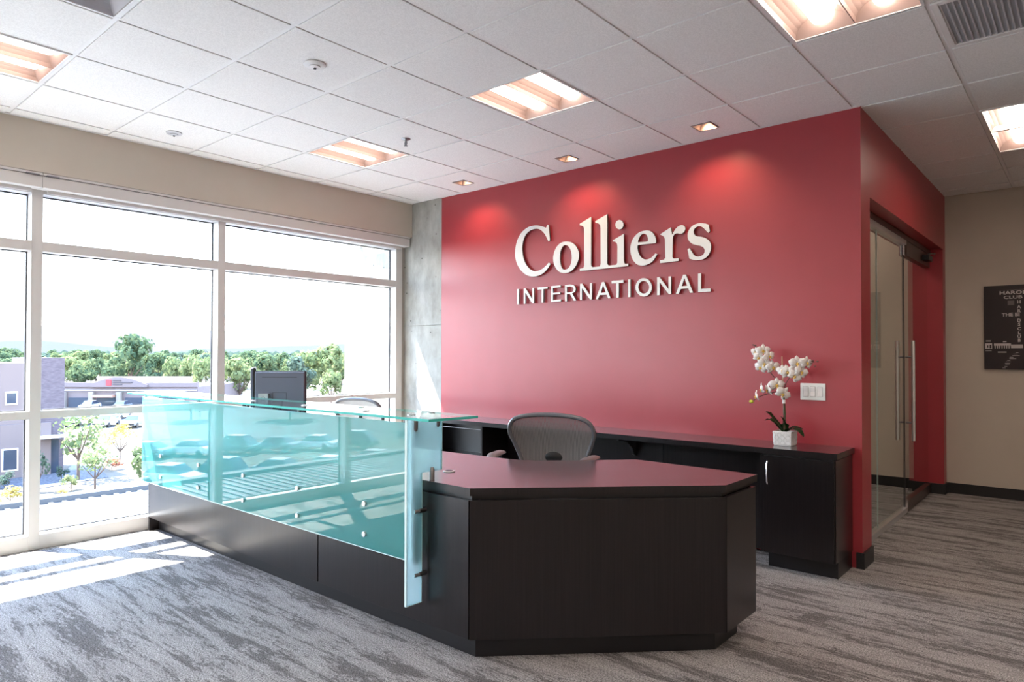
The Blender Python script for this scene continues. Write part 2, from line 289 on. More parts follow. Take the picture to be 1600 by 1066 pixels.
P = 0.6096; H = 3.05
LETTERS = [
 ('C', [[(1.091,2.561),(1.107,2.587),(1.119,2.584),(1.136,2.44),(1.117,2.434),(1.111,2.446),(1.104,2.459),(1.097,2.471),(1.09,2.484),(1.082,2.497),(1.073,2.509),(1.062,2.521),(1.05,2.532),(1.038,2.542),(1.027,2.55),(1.015,2.556),(1.004,2.56),(0.991,2.563),(0.978,2.565),(0.966,2.566),(0.953,2.566),(0.94,2.565),(0.927,2.563),(0.914,2.56),(0.901,2.556),(0.889,2.55),(0.876,2.543),(0.864,2.535),(0.853,2.524),(0.843,2.512),(0.835,2.497),(0.827,2.482),(0.821,2.466),(0.816,2.449),(0.813,2.433),(0.811,2.416),(0.81,2.4),(0.811,2.382),(0.813,2.364),(0.816,2.344),(0.821,2.326),(0.826,2.308),(0.833,2.29),(0.841,2.273),(0.85,2.257),(0.861,2.242),(0.873,2.228),(0.885,2.215),(0.898,2.204),(0.912,2.194),(0.927,2.186),(0.944,2.179),(0.96,2.175),(0.975,2.174),(0.99,2.175),(1.004,2.177),(1.019,2.18),(1.034,2.185),(1.048,2.19),(1.062,2.197),(1.076,2.206),(1.089,2.214),(1.1,2.223),(1.111,2.232),(1.122,2.241),(1.142,2.227),(1.132,2.213),(1.122,2.2),(1.11,2.188),(1.097,2.176),(1.083,2.164),(1.067,2.154),(1.049,2.145),(1.03,2.137),(1.011,2.132),(0.99,2.128),(0.969,2.126),(0.947,2.126),(0.926,2.128),(0.904,2.133),(0.883,2.139),(0.863,2.147),(0.843,2.158),(0.825,2.171),(0.807,2.185),(0.79,2.201),(0.775,2.218),(0.762,2.236),(0.751,2.254),(0.742,2.272),(0.735,2.289),(0.73,2.307),(0.726,2.324),(0.724,2.343),(0.723,2.362),(0.724,2.381),(0.725,2.401),(0.728,2.421),(0.733,2.441),(0.739,2.46),(0.746,2.478),(0.755,2.495),(0.765,2.511),(0.777,2.527),(0.791,2.542),(0.806,2.555),(0.823,2.566),(0.84,2.576),(0.858,2.584),(0.876,2.59),(0.895,2.595),(0.916,2.597),(0.938,2.598),(0.959,2.598),(0.98,2.596),(1.001,2.592),(1.023,2.586),(1.045,2.579),(1.068,2.57)]]),
 ('o', [[(1.33,2.409),(1.344,2.406),(1.359,2.402),(1.374,2.396),(1.389,2.387),(1.404,2.376),(1.417,2.364),(1.428,2.35),(1.438,2.334),(1.446,2.318),(1.451,2.304),(1.454,2.29),(1.454,2.275),(1.453,2.258),(1.449,2.241),(1.443,2.224),(1.435,2.207),(1.424,2.19),(1.411,2.174),(1.397,2.161),(1.38,2.149),(1.362,2.14),(1.343,2.134),(1.323,2.131),(1.303,2.13),(1.285,2.131),(1.267,2.136),(1.25,2.142),(1.234,2.152),(1.22,2.164),(1.208,2.177),(1.197,2.191),(1.188,2.207),(1.18,2.223),(1.175,2.24),(1.172,2.256),(1.171,2.273),(1.172,2.289),(1.176,2.305),(1.18,2.321),(1.187,2.337),(1.195,2.353),(1.205,2.367),(1.216,2.379),(1.23,2.39),(1.244,2.399),(1.257,2.405),(1.271,2.408),(1.285,2.411),(1.3,2.411),(1.315,2.411)], [(1.309,2.38),(1.318,2.378),(1.329,2.374),(1.338,2.367),(1.347,2.359),(1.355,2.348),(1.362,2.336),(1.367,2.324),(1.371,2.311),(1.374,2.297),(1.376,2.283),(1.377,2.268),(1.377,2.254),(1.375,2.239),(1.372,2.225),(1.368,2.212),(1.362,2.198),(1.354,2.185),(1.344,2.175),(1.333,2.168),(1.319,2.164),(1.306,2.162),(1.295,2.162),(1.285,2.166),(1.277,2.171),(1.269,2.18),(1.264,2.19),(1.259,2.202),(1.255,2.214),(1.252,2.227),(1.25,2.241),(1.248,2.256),(1.248,2.27),(1.248,2.285),(1.25,2.3),(1.251,2.314),(1.254,2.328),(1.259,2.34),(1.265,2.351),(1.271,2.36),(1.276,2.367),(1.282,2.373),(1.288,2.376),(1.295,2.379),(1.301,2.381)]]),
 ('lli', [[(1.462,2.156),(1.462,2.136),(1.946,2.138),(1.946,2.16),(1.921,2.159),(1.917,2.161),(1.913,2.164),(1.909,2.168),(1.908,2.174),(1.907,2.182),(1.905,2.189),(1.904,2.41),(1.798,2.368),(1.798,2.358),(1.807,2.356),(1.816,2.354),(1.823,2.351),(1.83,2.346),(1.835,2.34),(1.839,2.334),(1.841,2.325),(1.842,2.315),(1.843,2.306),(1.842,2.177),(1.833,2.159),(1.758,2.159),(1.755,2.162),(1.751,2.165),(1.748,2.168),(1.746,2.173),(1.745,2.178),(1.744,2.184),(1.744,2.596),(1.623,2.553),(1.624,2.537),(1.634,2.535),(1.644,2.532),(1.653,2.529),(1.661,2.524),(1.667,2.518),(1.672,2.511),(1.674,2.502),(1.675,2.492),(1.676,2.482),(1.678,2.179),(1.667,2.159),(1.595,2.159),(1.591,2.162),(1.587,2.165),(1.584,2.169),(1.582,2.175),(1.581,2.181),(1.58,2.188),(1.58,2.595),(1.461,2.55),(1.462,2.535),(1.471,2.534),(1.481,2.532),(1.489,2.528),(1.496,2.524),(1.501,2.518),(1.505,2.511),(1.507,2.502),(1.508,2.492),(1.509,2.481),(1.51,2.181),(1.499,2.159)]]),
 ('i dot', [[(1.902,2.487),(1.901,2.478),(1.898,2.471),(1.893,2.464),(1.887,2.458),(1.879,2.455),(1.871,2.453),(1.862,2.453),(1.854,2.455),(1.845,2.459),(1.838,2.464),(1.831,2.471),(1.827,2.479),(1.824,2.488),(1.823,2.497),(1.824,2.506),(1.827,2.513),(1.831,2.52),(1.838,2.526),(1.845,2.529),(1.854,2.531),(1.862,2.531),(1.871,2.529),(1.879,2.525),(1.887,2.519),(1.893,2.512),(1.898,2.504),(1.901,2.496)]]),
 ('e', [[(2.038,2.302),(2.2,2.301),(2.201,2.307),(2.203,2.312),(2.203,2.318),(2.202,2.327),(2.2,2.336),(2.197,2.346),(2.193,2.356),(2.188,2.365),(2.182,2.375),(2.175,2.384),(2.166,2.393),(2.156,2.4),(2.145,2.406),(2.134,2.409),(2.122,2.412),(2.11,2.413),(2.099,2.413),(2.087,2.413),(2.074,2.411),(2.06,2.409),(2.047,2.404),(2.034,2.398),(2.021,2.389),(2.009,2.379),(1.999,2.368),(1.989,2.356),(1.982,2.343),(1.976,2.329),(1.971,2.314),(1.968,2.301),(1.967,2.289),(1.966,2.277),(1.967,2.265),(1.968,2.251),(1.971,2.236),(1.975,2.221),(1.98,2.206),(1.987,2.192),(1.995,2.179),(2.005,2.167),(2.015,2.156),(2.027,2.147),(2.039,2.14),(2.051,2.136),(2.064,2.133),(2.077,2.131),(2.09,2.131),(2.104,2.132),(2.118,2.135),(2.133,2.139),(2.147,2.144),(2.16,2.15),(2.171,2.158),(2.182,2.168),(2.192,2.181),(2.202,2.195),(2.212,2.21),(2.197,2.219),(2.189,2.212),(2.181,2.204),(2.173,2.198),(2.165,2.192),(2.157,2.187),(2.147,2.183),(2.138,2.18),(2.127,2.178),(2.117,2.178),(2.108,2.179),(2.099,2.181),(2.091,2.184),(2.082,2.189),(2.073,2.195),(2.064,2.202),(2.058,2.21),(2.052,2.219),(2.047,2.23),(2.042,2.242),(2.038,2.255),(2.036,2.266),(2.034,2.275),(2.034,2.282),(2.034,2.288),(2.035,2.293),(2.036,2.298)], [(2.038,2.325),(2.039,2.331),(2.04,2.337),(2.042,2.344),(2.046,2.352),(2.051,2.362),(2.056,2.37),(2.061,2.376),(2.067,2.382),(2.073,2.386),(2.08,2.388),(2.088,2.389),(2.095,2.388),(2.102,2.386),(2.109,2.383),(2.115,2.379),(2.12,2.373),(2.123,2.365),(2.126,2.358),(2.128,2.35),(2.13,2.343),(2.13,2.336),(2.13,2.331),(2.129,2.328),(2.126,2.325),(2.121,2.323),(2.115,2.323),(2.108,2.322)]]),
 ('r', [[(2.237,2.367),(2.332,2.412),(2.342,2.352),(2.348,2.361),(2.353,2.369),(2.359,2.377),(2.365,2.385),(2.372,2.394),(2.38,2.401),(2.387,2.407),(2.396,2.411),(2.404,2.415),(2.412,2.417),(2.421,2.418),(2.428,2.417),(2.436,2.414),(2.443,2.409),(2.449,2.404),(2.452,2.398),(2.454,2.392),(2.455,2.386),(2.454,2.38),(2.452,2.374),(2.449,2.368),(2.444,2.362),(2.437,2.357),(2.43,2.353),(2.424,2.351),(2.417,2.351),(2.41,2.351),(2.403,2.353),(2.395,2.356),(2.388,2.358),(2.38,2.358),(2.374,2.357),(2.367,2.355),(2.362,2.351),(2.357,2.346),(2.353,2.34),(2.35,2.333),(2.348,2.325),(2.347,2.318),(2.345,2.174),(2.355,2.162),(2.398,2.16),(2.398,2.14),(2.237,2.137),(2.237,2.16),(2.273,2.162),(2.283,2.176),(2.28,2.325),(2.277,2.331),(2.275,2.338),(2.272,2.343),(2.267,2.348),(2.261,2.353),(2.255,2.357),(2.249,2.36),(2.243,2.363)]]),
 ('s', [[(2.644,2.394),(2.655,2.342),(2.642,2.331),(2.637,2.338),(2.631,2.344),(2.624,2.351),(2.618,2.358),(2.61,2.367),(2.603,2.374),(2.596,2.38),(2.589,2.384),(2.581,2.388),(2.573,2.39),(2.564,2.391),(2.555,2.39),(2.548,2.388),(2.541,2.385),(2.535,2.38),(2.53,2.374),(2.526,2.367),(2.524,2.359),(2.524,2.351),(2.525,2.344),(2.528,2.336),(2.532,2.33),(2.537,2.324),(2.544,2.319),(2.554,2.315),(2.566,2.312),(2.577,2.31),(2.588,2.307),(2.599,2.303),(2.61,2.299),(2.62,2.294),(2.63,2.287),(2.639,2.28),(2.647,2.272),(2.653,2.264),(2.658,2.254),(2.662,2.244),(2.664,2.234),(2.664,2.223),(2.664,2.212),(2.662,2.201),(2.658,2.189),(2.653,2.178),(2.647,2.167),(2.638,2.157),(2.629,2.149),(2.618,2.142),(2.606,2.136),(2.593,2.133),(2.579,2.132),(2.566,2.131),(2.553,2.131),(2.541,2.132),(2.529,2.135),(2.516,2.139),(2.502,2.144),(2.488,2.149),(2.473,2.224),(2.49,2.23),(2.496,2.221),(2.501,2.212),(2.507,2.203),(2.513,2.193),(2.519,2.183),(2.525,2.175),(2.532,2.169),(2.54,2.164),(2.548,2.161),(2.555,2.159),(2.562,2.158),(2.57,2.159),(2.578,2.16),(2.587,2.162),(2.595,2.165),(2.601,2.169),(2.606,2.175),(2.61,2.181),(2.612,2.187),(2.613,2.194),(2.613,2.201),(2.612,2.208),(2.609,2.216),(2.604,2.222),(2.599,2.228),(2.592,2.232),(2.584,2.236),(2.576,2.24),(2.566,2.243),(2.555,2.246),(2.543,2.25),(2.53,2.254),(2.518,2.259),(2.508,2.265),(2.5,2.272),(2.492,2.279),(2.486,2.287),(2.481,2.296),(2.477,2.305),(2.475,2.316),(2.474,2.326),(2.474,2.337),(2.476,2.348),(2.479,2.358),(2.483,2.368),(2.489,2.377),(2.497,2.387),(2.505,2.395),(2.515,2.401),(2.526,2.406),(2.537,2.41),(2.549,2.412),(2.561,2.414),(2.574,2.414),(2.586,2.413),(2.598,2.41),(2.61,2.407),(2.622,2.404),(2.633,2.399)]]),
 ('I', [[(0.749,2.024),(0.772,2.024),(0.771,1.881),(0.749,1.881)]]),
 ('N', [[(0.829,2.024),(0.852,2.024),(0.931,1.918),(0.93,2.022),(0.951,2.022),(0.951,1.882),(0.931,1.881),(0.849,1.986),(0.849,1.88),(0.829,1.88)]]),
 ('T', [[(0.994,2.022),(1.109,2.022),(1.109,2.005),(1.062,2.004),(1.062,1.883),(1.041,1.882),(1.041,2.003),(0.994,2.003)]]),
 ('E', [[(1.149,2.025),(1.257,2.025),(1.258,2.008),(1.17,2.008),(1.171,1.963),(1.25,1.964),(1.251,1.948),(1.171,1.948),(1.171,1.898),(1.26,1.9),(1.26,1.883),(1.149,1.881)]]),
 ('R', [[(1.302,2.024),(1.357,2.026),(1.369,2.024),(1.381,2.022),(1.392,2.019),(1.401,2.014),(1.409,2.007),(1.415,2.001),(1.418,1.993),(1.419,1.985),(1.419,1.978),(1.418,1.971),(1.414,1.964),(1.409,1.958),(1.401,1.953),(1.391,1.95),(1.382,1.946),(1.424,1.883),(1.399,1.881),(1.358,1.942),(1.325,1.942),(1.325,1.88),(1.304,1.879)], [(1.324,2.006),(1.357,2.008),(1.367,2.006),(1.377,2.003),(1.385,2),(1.391,1.995),(1.396,1.988),(1.397,1.982),(1.396,1.975),(1.391,1.967),(1.385,1.961),(1.377,1.958),(1.367,1.957),(1.358,1.956),(1.324,1.957)]]),
 ('N', [[(1.465,2.024),(1.487,2.024),(1.569,1.919),(1.569,2.024),(1.589,2.024),(1.589,1.883),(1.569,1.882),(1.485,1.985),(1.485,1.883),(1.465,1.882)]]),
 ('A', [[(1.691,2.023),(1.713,2.024),(1.776,1.883),(1.752,1.882),(1.737,1.914),(1.669,1.915),(1.65,1.882),(1.628,1.881)], [(1.702,1.998),(1.729,1.934),(1.68,1.933)]]),
 ('T', [[(1.786,2.027),(1.902,2.026),(1.902,2.004),(1.857,2.005),(1.857,1.884),(1.832,1.883),(1.832,2.004),(1.786,2.005)]]),
 ('I', [[(1.945,2.027),(1.968,2.027),(1.968,1.883),(1.945,1.882)]]),
 ('O', [[(2.164,1.949),(2.163,1.933),(2.157,1.917),(2.148,1.904),(2.137,1.893),(2.123,1.885),(2.107,1.88),(2.09,1.879),(2.074,1.882),(2.058,1.888),(2.044,1.898),(2.032,1.911),(2.023,1.925),(2.017,1.942),(2.015,1.959),(2.017,1.975),(2.023,1.991),(2.032,2.004),(2.044,2.015),(2.058,2.023),(2.074,2.028),(2.091,2.028),(2.107,2.025),(2.123,2.019),(2.137,2.009),(2.148,1.996),(2.157,1.981),(2.163,1.965)], [(2.14,1.951),(2.139,1.94),(2.135,1.929),(2.129,1.92),(2.121,1.913),(2.112,1.907),(2.102,1.904),(2.091,1.903),(2.079,1.905),(2.069,1.91),(2.059,1.916),(2.051,1.925),(2.046,1.935),(2.042,1.946),(2.041,1.958),(2.042,1.969),(2.046,1.979),(2.052,1.989),(2.059,1.996),(2.069,2.002),(2.08,2.005),(2.091,2.005),(2.102,2.003),(2.112,1.999),(2.121,1.992),(2.129,1.983),(2.135,1.973),(2.139,1.962)]]),
 ('N', [[(2.211,2.025),(2.234,2.025),(2.311,1.925),(2.311,2.024),(2.334,2.024),(2.334,1.885),(2.314,1.884),(2.234,1.984),(2.234,1.884),(2.211,1.883)]]),
 ('A', [[(2.436,2.028),(2.459,2.028),(2.519,1.885),(2.494,1.885),(2.479,1.919),(2.416,1.919),(2.4,1.885),(2.374,1.885)], [(2.446,2.001),(2.47,1.941),(2.425,1.94)]]),
 ('L', [[(2.56,2.028),(2.582,2.028),(2.582,1.909),(2.66,1.908),(2.66,1.885),(2.56,1.885)]]),
]

# ================================================================== SETTING
struct(MB().box(-1.06, 9.0, -9.0, 3.345, -0.30, 0.0).build('floor', 'carpet'), 'grey streaked office carpet')
# walls
struct(MB().box(-0.31, 3.69, 0.0, 0.15, 0.0, 3.20).build('wall_back', 'red'), 'red painted feature wall carrying the white lettering')
wl = MB(); wl.box(3.38, 3.69, 0.15, 0.24, 0, 3.20); wl.box(3.38, 3.69, 0.24, 3.20, 2.49, 3.20); wl.box(3.38, 3.69, 3.20, 3.345, 0, 3.20)
struct(wl.build('wall_side', 'red'), 'red return wall framing the glass door opening')
struct(MB().box(-1.06, 9.0, 3.345, 3.5, -0.3, 3.3).build('wall_far', 'beige'), 'beige corridor wall')
struct(MB().box(9.0, 9.15, -9.15, 3.5, -0.3, 3.3).build('wall_right', 'beige'), 'beige wall at the right end')
struct(MB().box(-1.06, 9.0, -9.15, -9.0, -0.3, 3.3).build('wall_front', 'beige'), 'beige wall behind the viewer')
struct(MB().box(-0.90, -0.776, -9.0, 0.0, 2.69, 3.3).build('wall_left', 'beige'), 'beige band above the windows')
struct(MB().box(-1.06, -0.90, 0.62, 3.345, -0.3, 3.3).build('wall_inner', 'beige'), 'wall of the room behind the red wall')
# concrete pier, inside and out, cast in lifts with a joint line
pc = MB()
for z0, z1 in ((-8.0, -0.30), (-0.30, 1.715), (1.721, 3.30)): pc.box(-2.0 if z0 < -1 else -2.0, -0.312, 0.0, 0.62, z0, z1)
pc.box(-1.99, -0.32, 0.008, 0.61, 1.70, 1.73)
struct(pc.build('wall_pier', 'concrete'), 'board marked concrete pier beside the window')
sl = MB(); sl.box(-1.66, 9.15, -9.15, 3.5, 3.30, 3.62)
struct(sl.build('roof_slab', 'concrete'), 'concrete slab overhanging the windows')
struct(MB().box(-1.08, -0.90, -9.15, 0.0, 2.60, 3.30).build('spandrel', 'frame'), 'white spandrel above the windows')
struct(MB().box(-1.10, -0.95, -9.15, 0.0, -1.2, -0.001).build('slab_edge', 'concrete'), 'edge of the floor slab under the windows')
# outside sunshade tube with brackets
sh = MB(); sh.box(-1.755, -1.70, -9.0, -0.02, 2.695, 2.75)
for y in (-0.08, -2.07, -3.44, -4.79, -6.14, -7.49, -8.84): sh.box(-1.72, -1.06, y-0.012, y+0.012, 2.66, 2.78)
struct(sh.build('trim_1', 'frame'), 'outside sunshade rail on brackets')
# baseboards
b = MB(); b.box(3.655, 3.69, -0.014, 0.0, 0, 0.105); b.box(3.69, 3.704, -0.014, 0.24, 0, 0.105); b.box(3.38, 3.69, 0.24, 0.252, 0, 0.105)
struct(b.build('baseboard_side', 'base'), 'black rubber baseboard round the red wall end')
b = MB(); b.box(3.704, 9.0, 3.333, 3.345, 0, 0.105); b.box(-0.9, 3.38, 3.333, 3.345, 0, 0.105); b.box(3.37, 3.704, 3.188, 3.2, 0, 0.105); b.box(3.69, 3.704, 3.2, 3.333, 0, 0.105); b.box(3.368, 3.38, 3.2, 3.333, 0, 0.105)
struct(b.build('baseboard_far', 'base'), 'black rubber baseboard of the beige wall')
b = MB(); b.box(8.986, 9.0, -9.0, 3.345, 0, 0.105); b.box(-0.9, 9.0, -9.0, -8.986, 0, 0.105)
struct(b.build('baseboard_front', 'base'), 'black rubber baseboard')
# ---- window
win = tag(empty('window_1', (-0.96, -4.5, 0)), 'white framed window wall on the left', kind='structure')
MUL = [(-0.120, -0.036), (-2.105, -2.040), (-3.475, -3.405), (-4.825, -4.755), (-6.175, -6.105), (-7.525, -7.455), (-9.0, -8.93)]
for a, b_ in MUL:
    o = MB().box(-1.03, -0.90, a, b_, 0.0, 2.62).build('mullion', 'frame', win, bevel=0.002)
for (a, _), (_, c) in zip(MUL, MUL[1:]):
    y0, y1 = c, a
    for nm, z0, z1 in (('sill', 0.0, 0.10), ('transom', 0.935, 0.99), ('transom', 2.145, 2.215), ('window_head', 2.56, 2.62)):
        MB().box(-1.03, -0.902, y0, y1, z0, z1).build(nm, 'frame', win)
    for z0, z1 in ((0.10, 0.935), (0.99, 2.145), (2.215, 2.56)):
        MB().box(-1.012, -1.004, y0+0.004, y1-0.004, z0+0.004, z1-0.004).build('pane', 'winglass', win)
        g = MB(); t = 0.007
        g.box(-1.016, -0.999, y0, y0+t, z0, z1); g.box(-1.016, -0.999, y1-t, y1, z0, z1); g.box(-1.016, -0.999, y0+t, y1-t, z0, z0+t); g.box(-1.016, -0.999, y0+t, y1-t, z1-t, z1)
        g.build('gasket', 'gasket', win)
MB().box(-1.03, -0.90, -0.036, -0.0005, 0.0, 2.62).build('jamb_filler', 'caulk', win)
# roller shade cassettes
for k, (y0, y1) in enumerate(((-3.438, -0.02), (-9.0, -3.440))):
    lab = ('long white roller shade cassette nearest the concrete pier, above the windows', 'white roller shade cassette at the left edge, above the leftmost pane')[k]
    t = thing('roller_shade', (-0.84, (y0+y1)/2, 2.575), lab, 'roller shade', 'roller shade cassettes above the windows')
    MB().box(-0.898, -0.792, y0+0.001, y1-0.001, 2.585, 2.668).build('cassette', 'shade', t, bevel=0.003)
    MB().box(-0.898, -0.782, y0+0.001, y1-0.001, 2.672, 2.688).build('mounting_rail', 'frame', t)
    MB().box(-0.875, -0.86, y0+0.05, y1-0.05, 2.560, 2.584).build('hem_bar', 'shade', t)
    for ye in (y0, y1-0.004): MB().box(-0.898, -0.7915, ye, ye+0.004, 2.583, 2.669).build('end_cap', 'shade', t)
    MB().box(-0.80, -0.774, (y1-0.10 if k else y0+0.02), (y1-0.02 if k else y0+0.10), 2.668, 2.676).build('bracket', 'darksteel', t)

# ---- ceiling
ceil = tag(empty('ceiling', (4, -3, 3.05)), 'suspended ceiling of white square tiles', kind='structure')
MB().box(-0.90, 9.0, -9.0, 3.345, 3.20, 3.295).build('deck', 'plenum', ceil)
FIX = {(3,-3), (0,-3), (0,-7), (2,-7), (6,-3), (7,1), (7,2), (7,-2), (6,-7), (9,-7), (9,-3), (3,-11), (6,-11), (0,-11), (12,-3), (12,-7), (9,-11), (6,-6), (9,-6), (9,-2), (3,-10), (6,-10), (0,-10), (12,-2), (12,-6), (9,-10), (12,-11), (12,-10), (3,-14), (6,-14), (9,-14), (0,-14), (3,-13), (6,-13), (9,-13), (0,-13), (4,2), (1,2), (4,4), (9,-11)}
DOWN = {(0,-1), (2,-1), (4,-1)}
xs = [-0.776] + [i*P for i in range(-1, 15)] + [9.0]
ys = [-9.0] + [j*P for j in range(-14, 6)] + [3.345]
tile_cache = {}
far = MB(); grid = MB(); nt_ = 0
for i in range(len(xs)-1):
    for j in range(len(ys)-1):
        x0, x1, y0, y1 = xs[i], xs[i+1], ys[j], ys[j+1]
        ci, cj = round((x0 if i else -2*P)/P), round((y0 if j else -15*P)/P)
        if (ci, cj) in FIX: continue
        if (ci, cj) in DOWN: pass
        key = (round(x1-x0, 3), round(y1-y0, 3)); g = 0.0140
        cx, cy = (x0+x1)/2, (y0+y1)/2
        d = Vector((cx, cy, 3.05)) - cam.matrix_world.translation; zz = d.dot(fw)
        px = 800 + 1058*d.dot(r2)/zz if zz > 0.2 else 9999; py = 533 - 1058*d.dot(u2)/zz if zz > 0.2 else 9999
        hid = (cx < 3.38 and cy > 0.15)
        if (ci, cj) in DOWN:      # tile with a square hole for the downlight
            hx = 0.068; o_ = MB()
            X0, X1, Y0, Y1 = x0+g, x1-g, y0+g, y1-g
            o_.box(X0, cx-hx, Y0, Y1, 3.050, 3.066); o_.box(cx+hx, X1, Y0, Y1, 3.050, 3.066); o_.box(cx-hx, cx+hx, Y0, cy-hx, 3.050, 3.066); o_.box(cx-hx, cx+hx, cy+hx, Y1, 3.050, 3.066)
            o_.build('tile', 'tile', ceil); continue
        if -150 < px < 1750 and -150 < py < 700 and not hid:
            if key not in tile_cache:
                o_ = MB().box(-(x1-x0)/2+g, (x1-x0)/2-g, -(y1-y0)/2+g, (y1-y0)/2-g, 0, 0.016).build('tile', 'tile', None, bevel=0.0015, seg=1, origin=(0,0,0))
                tile_cache[key] = o_.data; bpy.data.objects.remove(o_)
            o_ = bpy.data.objects.new('tile', tile_cache[key]); COL.objects.link(o_); o_.parent = ceil
            o_.location = (cx-4, cy+3, 0.0); nt_ += 1
        else: far.box(x0+g, x1-g, y0+g, y1-g, 3.050, 3.066)
tag(far.build('tile_field', 'tile', ceil), kind='stuff')
for x in xs[1:-1]:
    MB().box(x-0.012, x+0.012, -9.0, (3.345 if x > 3.7 else 0.0), 3.055, 3.10).build('grid_bar', 'grid', ceil)
for y in ys[1:-1]:
    MB().box(-0.776 if y <= 0 else 3.69, 9.0, y-0.012, y+0.012, 3.0555, 3.095).build('grid_bar', 'grid', ceil)
MB().box(-0.776, -0.755, -9.0, 0.0, 3.048, 3.056).build('edge_angle', 'grid', ceil)
MB().box(-0.31, 3.69, -0.02, 0.0, 3.049, 3.056).build('edge_angle', 'grid', ceil)

# ---- troffers
def troffer(x0, y0, n=1, lit=True, lab='', grp=None, name='ceiling_troffer'):
    x1, y1 = x0+P, y0+P*n; t = thing(name, ((x0+x1)/2, (y0+y1)/2, 3.05), lab, 'ceiling light', grp)
    g = 0.008; a = MB()
    for q in ((x0+g, x0+g+0.012, y0+g, y1-g), (x1-g-0.012, x1-g, y0+g, y1-g), (x0+g+0.012, x1-g-0.012, y0+g, y0+g+0.012), (x0+g+0.012, x1-g-0.012, y1-g-0.012, y1-g)): a.box(*q, 3.047, 3.16)
    a.box(x0+g, x1-g, y0+g, y1-g, 3.16, 3.17); a.build('housing', 'white', t)
    xi0, xi1 = x0+g+0.012, x1-g-0.012; mid = (xi0+xi1)/2; yi0, yi1 = y0+g+0.012, y1-g-0.012
    for a0, a1 in ((xi0, mid-0.002), (mid+0.002, xi1)):
        c = (a0+a1)/2; hw = (a1-a0)/2
        prof = [(a0, 3.052)] + [(c+hw*math.cos(PI-PI*k/12)*1.0, 3.052+0.085*math.sin(PI*k/12)) for k in range(1, 12)] + [(a1, 3.052)]
        r = MB(); tp = 0.004
        for (xa, za), (xb, zb) in zip(prof, prof[1:]): r.quad((xa, yi0, za), (xb, yi0, zb), (xb, yi1, zb), (xa, yi1, za))
        for yy, s_ in ((yi0, 1), (yi1, -1)):      # curved scoop ends
            for (xa, za), (xb, zb) in zip(prof, prof[1:]): r.quad((xa, yy+s_*0.002, 3.052), (xb, yy+s_*0.002, 3.052), (xb, yy+s_*0.045*(zb-3.052)/0.085+s_*0.002, zb), (xa, yy+s_*0.045*(za-3.052)/0.085+s_*0.002, za))
        r.build('reflector', 'reflector' if lit else 'lamp_off', t, smooth=True)
        l = MB(); rr = 0.052
        pr = [(c+rr*math.cos(PI+PI*k/10)*1.0, 3.118+rr*0.85*math.sin(PI+PI*k/10)) for k in range(11)] + [(c+rr, 3.128), (c-rr, 3.128)]
        l.yprism(pr, yi0+0.04, yi1-0.04); l.build('lamp_tube', 'lamp' if lit else 'lamp_off', t, smooth=True, bevel=0.012)
    MB().yprism([(mid-0.0025, 3.052), (mid+0.0025, 3.052), (mid+0.0015, 3.075), (mid-0.0015, 3.075)], yi0, yi1).build('divider', 'reflector', t)
    return t
TG = 'square two lamp troffers in the ceiling grid'
troffer(3*P, -3*P, lab='lit two lamp troffer above the white lettering, middle of the ceiling', grp=TG)
troffer(0, -3*P, lab='small looking lit troffer near the far window corner of the ceiling', grp=TG)
troffer(0, -7*P, lab='lit troffer at the left edge of the ceiling', grp=TG)
troffer(2*P, -7*P, lit=False, lab='unlit grey troffer cut by the top edge, upper left of the ceiling', grp=TG)
troffer(6*P, -3*P, lab='large lit troffer at the top edge left of the air grille', grp=TG)
troffer(7*P, 1*P, n=2, lab='lit long troffer over the corridor at the right edge', grp=TG)
for c in ((6,-7), (9,-7), (9,-3), (3,-11), (6,-11), (0,-11), (12,-3), (12,-7), (9,-11), (12,-11), (3,-14), (6,-14), (9,-14), (0,-14)): troffer(c[0]*P, c[1]*P, n=2, lab='added unseen ceiling troffer brightening the room, behind the viewer', grp='added unseen troffers behind the viewer')  # extra out-of-view lamps added to brighten the interior
for c in ((4,2), (1,2), (4,4)): troffer(c[0]*P, c[1]*P, lab='added ceiling troffer brightening the room behind the glass door', grp='added troffers behind the glass door')  # lamps added to light the room seen through the door
# return air grille
x0, y0 = 7*P, -2*P
t = thing('air_grille', (x0+P/2, y0+P/2, 3.05), 'grey egg crate return air grille in the ceiling corner at upper right', 'air vent')
a = MB(); g = 0.008
for q in ((x0+g, x0+g+0.03, y0+g, y0+P-g), (x0+P-g-0.03, x0+P-g, y0+g, y0+P-g), (x0+g+0.03, x0+P-g-0.03, y0+g, y0+g+0.03), (x0+g+0.03, x0+P-g-0.03, y0+P-g-0.03, y0+P-g)): a.box(*q, 3.046, 3.07)
a.box(x0+g, x0+P-g, y0+g, y0+P-g, 3.12, 3.13); a.build('frame', 'grid', t, bevel=0.002)
MT['grille'] = mat('grille_grey', (0.62, 0.63, 0.66), 0.4, 0.2)
for k in range(22):
    xx = x0+g+0.035+k*(P-2*g-0.07)/21
    MB().box(xx-0.0035, xx+0.0035, y0+g+0.03, y0+P-g-0.03, 3.050, 3.078).build('slat', 'grille', t)
cg = MB()
for k in range(48):
    yy = y0+g+0.035+k*(P-2*g-0.07)/47; cg.box(x0+g+0.03, x0+P-g-0.03, yy-0.0008, yy+0.0008, 3.054, 3.078)
tag(cg.build('cross_blades', 'grille', t), kind='stuff')
MB().box(x0+g+0.03, x0+P-g-0.03, y0+g+0.03, y0+P-g-0.03, 3.085, 3.089).build('duct_backing', 'plenum', t)
